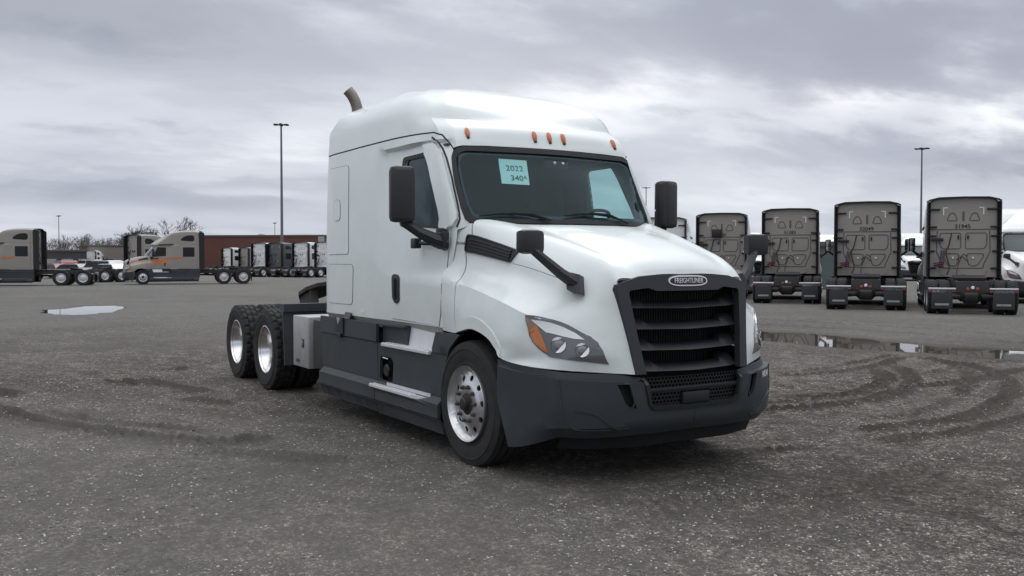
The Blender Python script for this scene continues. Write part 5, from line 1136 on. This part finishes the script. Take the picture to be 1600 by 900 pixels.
def stripes(root):
    def q(pts): return [xz(*p) for p in pts]
    for sg in (-1, 1):
        W = dict(which=(sg,))
        sides('stripe', *panel(CABR, q([(-1.62, 1.66), (-1.62, 1.42), (-.64, 1.42), (-.64, 1.66)]), (), .12, .018, .002), M['orange'], root, **W)
        sides('stripe', *panel(CABR, q([(-.64, 1.74), (-1.7, 1.76), (-2.5, 1.80), (-2.68, 1.87), (-2.75, 1.80), (-2.5, 1.93), (-1.7, 1.82), (-.64, 1.80)]), (), .12, .018, .002), M['orange'], root, **W)
        sides('stripe', *ribbon(HOOD, [(.3, 1.3), (.55, 1.22), (.9, 1.12), (1.3, 1.05), (1.7, 1.03)], .05, .006, .002, -1), M['orange'], root, **W)
        sides('stripe', *ribbon(HOOD, [(.25, 1.40), (.5, 1.36), (.8, 1.30)], .07, .006, .002, -1), M['orange'], root, **W)
WHITE = {'grey_metallic_paint': M['white_plain'], 'pressed_rib_paint': M['sillm3']}
DARK = {'grey_metallic_paint': material('dark_grey_paint', (.12, .12, .12), .4, metal=.2, coat=.3, var=.1)}
ROW = 'high-roof tractors seen from behind, parked in a row on the right'
FAR = 'tractors parked far across the yard on the left'
def park(px, d, deg, label, group, repaint=None, num=None, stripe=False, drop=(), first=False, hub=-5.5):
    """put the tractor so that its drive axles stand at column px, d metres ahead, heading deg"""
    a = math.radians(deg); t = PR if first else copy_tree(PR, None, repaint, drop)
    p = at(px, d); t.rotation_euler = (0, 0, a); t.location = (p.x-math.cos(a)*hub, p.y-math.sin(a)*hub, float(ground_h(p.x, p.y)))
    t['label'] = label; t['category'] = 'truck'
    if 'group' in t: del t['group']
    if group: t['group'] = group
    if num: number(t, num)
    if stripe: stripes(t)
    return t
D0 = ('engine_block', 'drive_shaft', 'pressed_rib')
park(1520, 28.1, 127.5, 'grey high-roof tractor seen from behind, numbered 31945 above its back wall', ROW, num='31945', hub=-7.2)
park(1353, 30.7, 127.5, 'grey high-roof tractor seen from behind, numbered 32049, third from the right-hand white cab', ROW, num='32049', hub=-7.2)
park(1229, 35.2, 130, 'grey high-roof tractor seen from behind, numbered 31383, behind the hood mirror', ROW, num='31383', hub=-7.2)
r4 = park(1116, 38.9, 131, 'grey high-roof tractor seen from behind with a black box on its back wall, numbered 52341', ROW, num='52341', hub=-7.2)
MB().box((XR-.28, -.02, 2.62), (XR-.02, .42, 2.98), .03).box((XR-.30, .02, 2.66), (XR-.28, .38, 2.94), .01).obj('black_box', M['black'], r4)
park(1022, 43.2, 132, 'grey and white tractor mostly hidden behind the white truck mirror', ROW, repaint=WHITE, drop=D0, hub=-7.2)
park(1622, 35.5, -47, 'white high-roof tractor facing the camera at the right edge of the photo', 'white tractors facing the camera', repaint=WHITE, drop=D0, hub=.4)
park(1430, 72, -48, 'white high-roof tractor facing the camera between trucks 32049 and 31945', 'white tractors facing the camera', repaint=WHITE, drop=D0, hub=.4)
park(1292, 76, -50, 'distant white tractor facing the camera beside the grey-green container', 'white tractors facing the camera', repaint=WHITE, drop=D0, hub=.4)
park(1176, 70, -40, 'white tractor nose visible between trucks 52341 and 31383', 'white tractors facing the camera', repaint=WHITE, drop=D0, hub=.4)
L = 'grey striped tractors parked side-on at the left'
park(222, 65.5, 259, 'grey high-roof tractor with orange stripes, side-on and seen whole on the left', L, stripe=True, hub=0)
park(118, 62.5, 253, 'grey high-roof tractor with orange stripes cut off by the left edge', L, stripe=True, hub=-6.02)
park(166, 73.0, 107, 'grey high-roof tractor facing right with dark extenders behind the striped truck', None, drop=D0, hub=-6.02)
park(326, 133, 112, 'white tractor with a low rounded roof just right of the striped truck', FAR, repaint=WHITE, drop=D0, hub=-7.0)
park(352, 131, 110, 'dull grey tractor second right of the striped truck', FAR, drop=D0, hub=-7.0)
park(340, 136, 108, 'white tractor with its roof just showing between its neighbours beside the brick wall', FAR, repaint=WHITE, drop=D0, hub=-7.0)
park(372, 102, 118, 'white back of a tractor leftmost in the far row before the brick building', FAR, repaint=WHITE, hub=-7.0)
park(396, 101, 116, 'dark grey tractor between white ones in the far row', FAR, repaint=DARK, hub=-7.0)
park(439, 99, 120, 'white tractor in the far row with a bare lamp post behind it', FAR, repaint=WHITE, hub=-7.0)
park(470, 97, 114, 'white tractor rightmost in the far row, its side window showing', FAR, repaint=WHITE, hub=-7.0)
bpy.data.objects.remove  # prototype is dropped below
def drop_tree(o):
    for ch in list(o.children): drop_tree(ch)
    bpy.data.objects.remove(o)
park(88, 165, 150, 'small far tractor beyond the parked cars, left of the pickup', FAR, repaint=WHITE, drop=D0, hub=-7.0)
park(108, 170, 140, 'grey far tractor beyond the parked cars', FAR, repaint=DARK, drop=D0, hub=-7.0)
park(126, 160, 145, 'white far tractor beyond the parked cars beside the beige building', FAR, repaint=WHITE, drop=D0, hub=-7.0)
drop_tree(PR)
# ------------------------------------------------------------------ cars at the far left
def car(name, label, cat, px, d, deg, colr, kind, group):
    t = thing(name, label, cat, at(px, d), math.radians(deg), group)
    L_, Wd = (5.4, 1.95) if kind == 'pickup' else (4.7, 1.85)
    if kind == 'pickup': prof = [(-2.7, .5), (-2.7, 1.05), (-.7, 1.08), (-.62, 1.72), (-.5, 1.82), (.55, 1.82), (.75, 1.76), (1.25, 1.2), (2.4, 1.1), (2.62, .95), (2.68, .55), (2.6, .4), (-2.6, .4)]
    elif kind == 'suv': prof = [(-2.3, .5), (-2.35, 1.0), (-2.2, 1.25), (-1.95, 1.66), (-1.6, 1.74), (.1, 1.74), (.4, 1.68), (1.05, 1.15), (2.1, 1.02), (2.33, .85), (2.35, .45), (2.2, .35), (-2.2, .35)]
    else: prof = [(-2.3, .45), (-2.32, .92), (-1.7, 1.02), (-1.2, 1.36), (-.9, 1.43), (.2, 1.43), (.5, 1.38), (1.15, 1.0), (2.1, .86), (2.3, .7), (2.3, .4), (2.2, .3), (-2.2, .3)]
    b = MB(); n = len(prof); sec = [(-Wd/2, 1.0, 0), (-Wd/2+.04, 1, 0), (Wd/2-.04, 1, 0), (Wd/2, 1, 0)]; V = []; F = []
    zb = 1.1 if kind != 'sedan' else .95
    for k, (y, s, _) in enumerate([(-Wd/2+.03, 0, 0), (-Wd/2, 1, 0), (-Wd/2, 1, 0), (0, 1, 0), (Wd/2, 1, 0), (Wd/2-.03, 0, 0)]):
        for x, z in prof: V.append((x*(1 if s else .97), y*(1-.20*max(0, (z-zb)/.7)), z if s else .4+(z-.4)*.96))
    for k in range(5):
        for i in range(n): F.append((k*n+i, k*n+(i+1) % n, (k+1)*n+(i+1) % n, (k+1)*n+i))
    F += [tuple(range(n)), tuple(5*n+i for i in range(n))]
    b.add(V, F).obj('body', colr, t, angle=30)
    top = [p for p in prof if p[1] > zb+.04]; xs = [p[0] for p in top]; x0, x1, zt = min(xs), max(xs), max(p[1] for p in prof)-.09
    for sg in (-1, 1):
        q = [(x0+.20, zb+.02), (x1+.15, zb+.02), (x1-.35, zt), (x0+.38, zt)]; m = (x0+x1)/2
        for a in ([q[0], (m-.04, zb+.02), (m-.04, zt), q[3]], [(m+.04, zb+.02), q[1], q[2], (m+.04, zt)]):
            y = lambda z: sg*(Wd/2*(1-.20*max(0, (z-zb)/.7))+.012); MB().add([(x, y(z), z) for x, z in a]+[(x, y(z)-.03*sg, z) for x, z in a], [(0, 1, 2, 3), (4, 5, 6, 7), (0, 1, 5, 4), (1, 2, 6, 5), (2, 3, 7, 6), (3, 0, 4, 7)]).obj('window', M['darkglass'], t, smooth=False)
        for x in (-L_/2+1.0, L_/2-.95):
            w_ = MB().lathe([(.22, -.11), (.33, -.11), (.345, -.08), (.345, .08), (.33, .11), (.22, .11)], 20).obj('tyre', M['rubber'], t, loc=(x, sg*(Wd/2-.09), .345)); MB().lathe([(0, -.09), (.2, -.10), (.22, -.11), (.22, .11), (.2, .10), (0, .09)], 16).obj('rim', M['brushed'], w_)
        MB().box((L_/2-.22, sg*Wd*.36-.16, .66), (L_/2-.03, sg*Wd*.36+.16, .80), .02).obj('headlight', M['lamp_clear'], t); MB().box((-L_/2+.01, sg*Wd*.40-.08, .74), (-L_/2+.1, sg*Wd*.40+.08, .98), .02).obj('tail_light', M['red'], t)
    MB().add([(x1+.30, -Wd*.38, zb-.02), (x1+.30, Wd*.38, zb-.02), (x1-.26, Wd*.32, zt+.02), (x1-.26, -Wd*.32, zt+.02)], [(0, 1, 2, 3)]).obj('windshield', M['darkglass'], t, smooth=False)
    return t
CG = 'cars parked at the far left'
redp = material('red_car_paint', (.22, .03, .03), .3, coat=1); silv = material('silver_car_paint', (.36, .37, .38), .3, metal=.5, coat=1); dkc = material('dark_car_paint', (.03, .034, .04), .3, coat=1)
car('red_car', 'dark red car at the left end of the far parked cars', 'car', 88, 92, 200, redp, 'sedan', CG)
car('red_car', 'bright red hatchback beside the dark red car', 'car', 99, 95, 190, material('bright_red_paint', (.35, .05, .04), .3, coat=1), 'suv', CG)
car('silver_car', 'silver sedan parked between the red cars and the white ones', 'car', 116, 88, 215, silv, 'sedan', CG)
car('white_pickup', 'white pickup truck parked behind the silver sedan', 'pickup', 145, 92, 240, M['white_plain'], 'pickup', CG)
car('white_car', 'white estate car in front of the white pickup', 'car', 158, 86, 212, M['white_plain'], 'suv', CG)
car('white_car', 'white car half hidden by the dark extenders of the right-facing tractor', 'car', 172, 84, 208, M['white_plain'], 'sedan', CG)
car('dark_car', 'dark saloon between the red and silver cars', 'car', 105, 98, 205, dkc, 'sedan', CG)
# ------------------------------------------------------------------ buildings
def brickmat():
    global nt, N, LK
    m = material('red_brick', (.15, .05, .035), .9); nt = m.node_tree; N = nt.nodes.new; LK = nt.links.new; b = nt.nodes['Principled BSDF']; t = N('ShaderNodeTexCoord').outputs['Object']
    mp = N('ShaderNodeMapping'); mp.inputs['Rotation'].default_value = (PI/2, 0, 0); LK(t, mp.inputs[0])
    br = N('ShaderNodeTexBrick'); br.inputs['Scale'].default_value = 4; br.inputs['Color1'].default_value = (.16, .05, .035, 1); br.inputs['Color2'].default_value = (.11, .038, .028, 1); br.inputs['Mortar'].default_value = (.15, .12, .10, 1); LK(mp.outputs[0], br.inputs['Vector'])
    c = mixc(mathn('MULTIPLY', ramp(noise(t, .35, 5, .6), [(.4, (0, 0, 0)), (.7, (1, 1, 1))]), .5), br.outputs[0], (.10, .045, .035)); LK(c, b.inputs['Base Color']); return m
def building(name, label, px0, px1, d, ztop, depth, wallm, roofm, turn=0, feats=()):
    a, b = at(px0, d), at(px1, d+turn); t = thing(name, label, 'building', (a.x, a.y, a.z), math.atan2(b.y-a.y, b.x-a.x)); Wd = math.hypot(b.x-a.x, b.y-a.y); H = ztop-a.z
    MB().box((0, 0, -.3), (Wd, depth, H)).obj('wall', wallm, t, smooth=False); MB().box((-.15, -.15, H), (Wd+.15, depth+.15, H+.28), .03).obj('roof', roofm, t)
    for k, (x0, x1, z0, z1, nm, mt) in enumerate(feats):
        f = MB().box((x0, -.07, z0), (x1, .03, z1)).obj(nm, M['sillm'] if nm == 'window' else mt, t, smooth=False)
        if nm == 'window': MB().box((x0+.1, -.09, z0+.1), (x1-.1, -.07, z1-.1)).obj('pane', M['darkglass'], f, smooth=False)
    return t, Wd, H
rooft = material('roof_edge', (.12, .10, .10), .7)
tb, Wd, H = building('brick_building', 'long low red brick building behind the far row of tractors', 262, 506, 158, 5.4, 22, brickmat(), rooft, -3, ())
MB().box((Wd-.9, -.12, -.2), (Wd+.1, 0, H)).obj('corner_trim', M['sillm'], tb, smooth=False)
MB().lathe([(0, 0), (.5, .02), (.55, .3), (.3, .45), (0, .5)], 12, 2, (Wd*.52, 6, H+.2)).obj('roof_fan', M['sillm'], tb)
MB().box((0, 0, 0), (.01, .01, .01))
beige = material('beige_render', (.23, .21, .18), .9, var=.15, vscale=.5)
building('beige_building', 'dull beige flat-roofed building behind the parked cars', 140, 214, 165, 3.9, 14, beige, rooft, 4, [(2, 4, .8, 2.4, 'window', None), (5.5, 7.2, .8, 2.4, 'window', None)])
building('dark_shed', 'long dark open shed behind the cars at the far left', 60, 136, 150, 2.9, 8, material('shed_cladding', (.06, .06, .065), .8, var=.3, vscale=.4), rooft, 3, [(1.0+i*2.4, 2.6+i*2.4, .3, 2.2, 'door', M['sillm']) for i in range(3)])
building('metal_container', 'grey-green container between trucks 31383 and 32049', 1278, 1308, 52, 2.35, 3, material('green_grey_steel', (.09, .12, .12), .6, var=.2), rooft, 0, ())
# ------------------------------------------------------------------ lamp posts
def lamp_post(px, d, ztop, label, n=6, r=.15):
    p = at(px, d); t = thing('lamp_post', label, 'lamp post', p, random.random(), 'tall yard lamp posts'); H = ztop-p.z
    MB().tube([(0, 0, 0), (0, 0, H*.5), (0, 0, H)], [r, r*.8, r*.55], 12).obj('pole', M['polem'], t)
    MB().lathe([(0, 0), (.34, 0), (.34, 1.0), (.30, 1.05), (0, 1.05)], 16, 2).obj('concrete_base', M['concrete'], t)
    MB().lathe([(0, H-.1), (.22, H-.08), (.24, H+.12), (.1, H+.2), (0, H+.22)], 14, 2).obj('pole_cap', M['steel'], t)
    for k in range(n):
        a = 2*PI*k/n; c, s = math.cos(a), math.sin(a); h = MB().tube([(0, 0, H+.02), (c*.45, s*.45, H+.06)], .035, 6).obj('arm', M['steel'], t)
        MB().box((.40, -.16, -.07), (1.0, .16, .05), .03).obj('lamp_head', M['steel'], h, loc=(0, 0, H+.06), rot=(0, 0, a))
    return t
M['polem'] = material('galvanised_pole', (.16, .165, .19), .5, metal=.4); M['concrete'] = material('pole_concrete', (.28, .27, .26), .9)
lamp_post(441, 118, 18.3, 'tall lamp post with a ring of lamps rising in front of the brick building', 6, .20)
lamp_post(1438, 128, 16.5, 'tall lamp post rising between trucks 32049 and 31945', 6, .17)
lamp_post(1009, 215, 17.8, 'distant lamp post just left of the white truck far mirror', 4, .16)
lamp_post(93, 210, 11.2, 'thin distant lamp post behind the bare trees at the far left', 2, .12)
lamp_post(298, 230, 10.4, 'thin distant lamp post above the striped truck roof', 2, .10)
lamp_post(430, 225, 10.2, 'thin distant lamp post left of the tallest lamp post', 2, .11)
# ------------------------------------------------------------------ trees
bark = material('bare_bark', (.15, .135, .13), .9, var=.2, vscale=3)
def bare_tree_mesh(seed, h, spread=1.0, depth=6):
    rg = random.Random(seed); trunk = MB(); tw = MB()
    def grow(p, d, L_, r, k):
        n = 3; pts = [p]; q = p.copy(); dd = d.copy()
        for i in range(n):
            dd = (dd+Vector((rg.gauss(0, .12), rg.gauss(0, .12), .05+rg.gauss(0, .06)))).normalized(); q = q+dd*L_/n; pts.append(q.copy())
        (trunk if k > depth-2 else tw).tube(pts, [r, r*.85, r*.72, r*.6], 6 if k > depth-2 else 3, False)
        if k == 0: return
        for i in range(rg.choice((2, 3, 3)) if k < depth else 4):
            a = rg.random()*2*PI; s = (.45+.35*rg.random())*spread; u = dd.orthogonal().normalized(); v = dd.cross(u); nd = (dd+(u*math.cos(a)+v*math.sin(a))*s).normalized()
            st = pts[-1] if i < 2 else pts[rg.choice((1, 2))]; grow(st, nd, L_*(.62+.22*rg.random()), max(.018, r*.58), k-1)
    grow(Vector((0, 0, 0)), Vector((0, 0, 1)), h*.26, h*.022, depth)
    return trunk, tw
TM = []
for sd_, h_ in ((3, 8), (11, 7.2), (23, 8.4)):
    a, b = bare_tree_mesh(sd_, h_); ta = a.obj('trunk', bark, fix=False); tb_ = b.obj('crown', bark, fix=False, smooth=False); TM.append((ta, tb_, h_))
TG = 'bare winter trees along the far edge of the yard'
for k, (px, d, h, lab) in enumerate(((262, 150, 9.0, 'large bare tree spreading above the striped truck cab'), (246, 155, 7.8, 'bare tree just left of the large one over the striped truck'), (188, 175, 7.8, 'bare tree left of the dense round-topped tree'),
    (178, 185, 7.6, 'bare tree behind the dark extenders of the right-facing tractor'), (86, 165, 6.6, 'bare tree closest to the left truck back'), (98, 172, 6.8, 'bare tree by the thin distant lamp post'), (109, 168, 7.0, 'bare tree over the red cars'),
    (120, 170, 7.6, 'bare tree over the silver sedan'), (132, 176, 7.2, 'bare tree over the white pickup'), (144, 170, 7.4, 'bare tree at the left end of the beige building'), (155, 178, 7.0, 'bare tree over the beige building middle'), (166, 172, 6.9, 'bare tree right of the beige building middle'),
    (6, 190, 8.6, 'bare tree behind the roof of the left truck'), (103, 190, 8.0, 'taller bare tree in the second line behind the cars'), (138, 195, 8.4, 'taller bare tree in the second line behind the pickup'))):
    p = at(px, d); t = thing('bare_tree', lab, 'tree', p, k*1.7, TG); a, b, h0 = TM[k % 3]; s = (1.3 if k < 2 else 1.12)*h/h0; t.scale = (s*1.15, s*1.15, s)
    for o in (a, b): c = o.copy(); col.objects.link(c); c.parent = t
for a, b, _ in TM: bpy.data.objects.remove(a); bpy.data.objects.remove(b)
def leafy(px, d, h, wd, label, seed, colr):
    p = at(px, d); t = thing('dense_tree', label, 'tree', p, 0); rg = np.random.default_rng(seed); n = 5200
    MB().tube([(0, 0, 0), (.1, 0, h*.5)], [.22, .14], 8).obj('trunk', bark, t)
    lob = [(rg.normal(0, wd*.28), rg.normal(0, wd*.2), h*(.62+.2*rg.random()), wd*(.22+.16*rg.random())) for _ in range(11)]
    V = []; F = []
    for i in range(n):
        c = lob[rg.integers(len(lob))]; v = rg.normal(size=3); v /= np.linalg.norm(v); q = np.array(c[:3])+v*c[3]*(.55+.5*rg.random())*np.array([1.2, 1.2, .8]); a = rg.normal(size=3)*.10; b = rg.normal(size=3)*.10; m = len(V); V += [tuple(q), tuple(q+a), tuple(q+b)]; F.append((m, m+1, m+2))
    put('crown', mesh_of('crown', V, F, False), colr, t)
leafy(218, 150, 7.6, 4.6, 'dense dark round-topped tree above the right-facing tractor', 5, material('dull_foliage', (.060, .055, .045), .9, var=.4, vscale=2))
# low brush and woods that close the horizon
def brush():
    rg = np.random.default_rng(9); V = []; F = []
    for i in range(60000):
        an = rg.uniform(0, 2*PI); d = rg.uniform(250, 330); px = an*1500; x = CAMP.x+d*math.cos(an); y = CAMP.y+d*math.sin(an); p = Vector((x, y, float(ground_h(x, y)))); hh = 3.0+1.6*math.sin(px*.011)+1.1*math.sin(px*.037+1)+rg.normal()*.5; q = np.array([p.x, p.y, p.z+abs(rg.random())*max(1.0, hh)]); a = rg.normal(size=3)*np.array([.55, .55, .8]); b = rg.normal(size=3)*np.array([.55, .55, .8]); m = len(V); V += [tuple(q), tuple(q+a), tuple(q+b)]; F.append((m, m+1, m+2))
    o = put('far_woods', mesh_of('far_woods', V, F, False), material('far_twigs', (.11, .10, .10), 1, var=.3, vscale=.2)); tag(o, 'low brown winter woods along the horizon behind the yard', kind='stuff', cat='woods')
brush()
for o in PROTO: bpy.data.objects.remove(o)
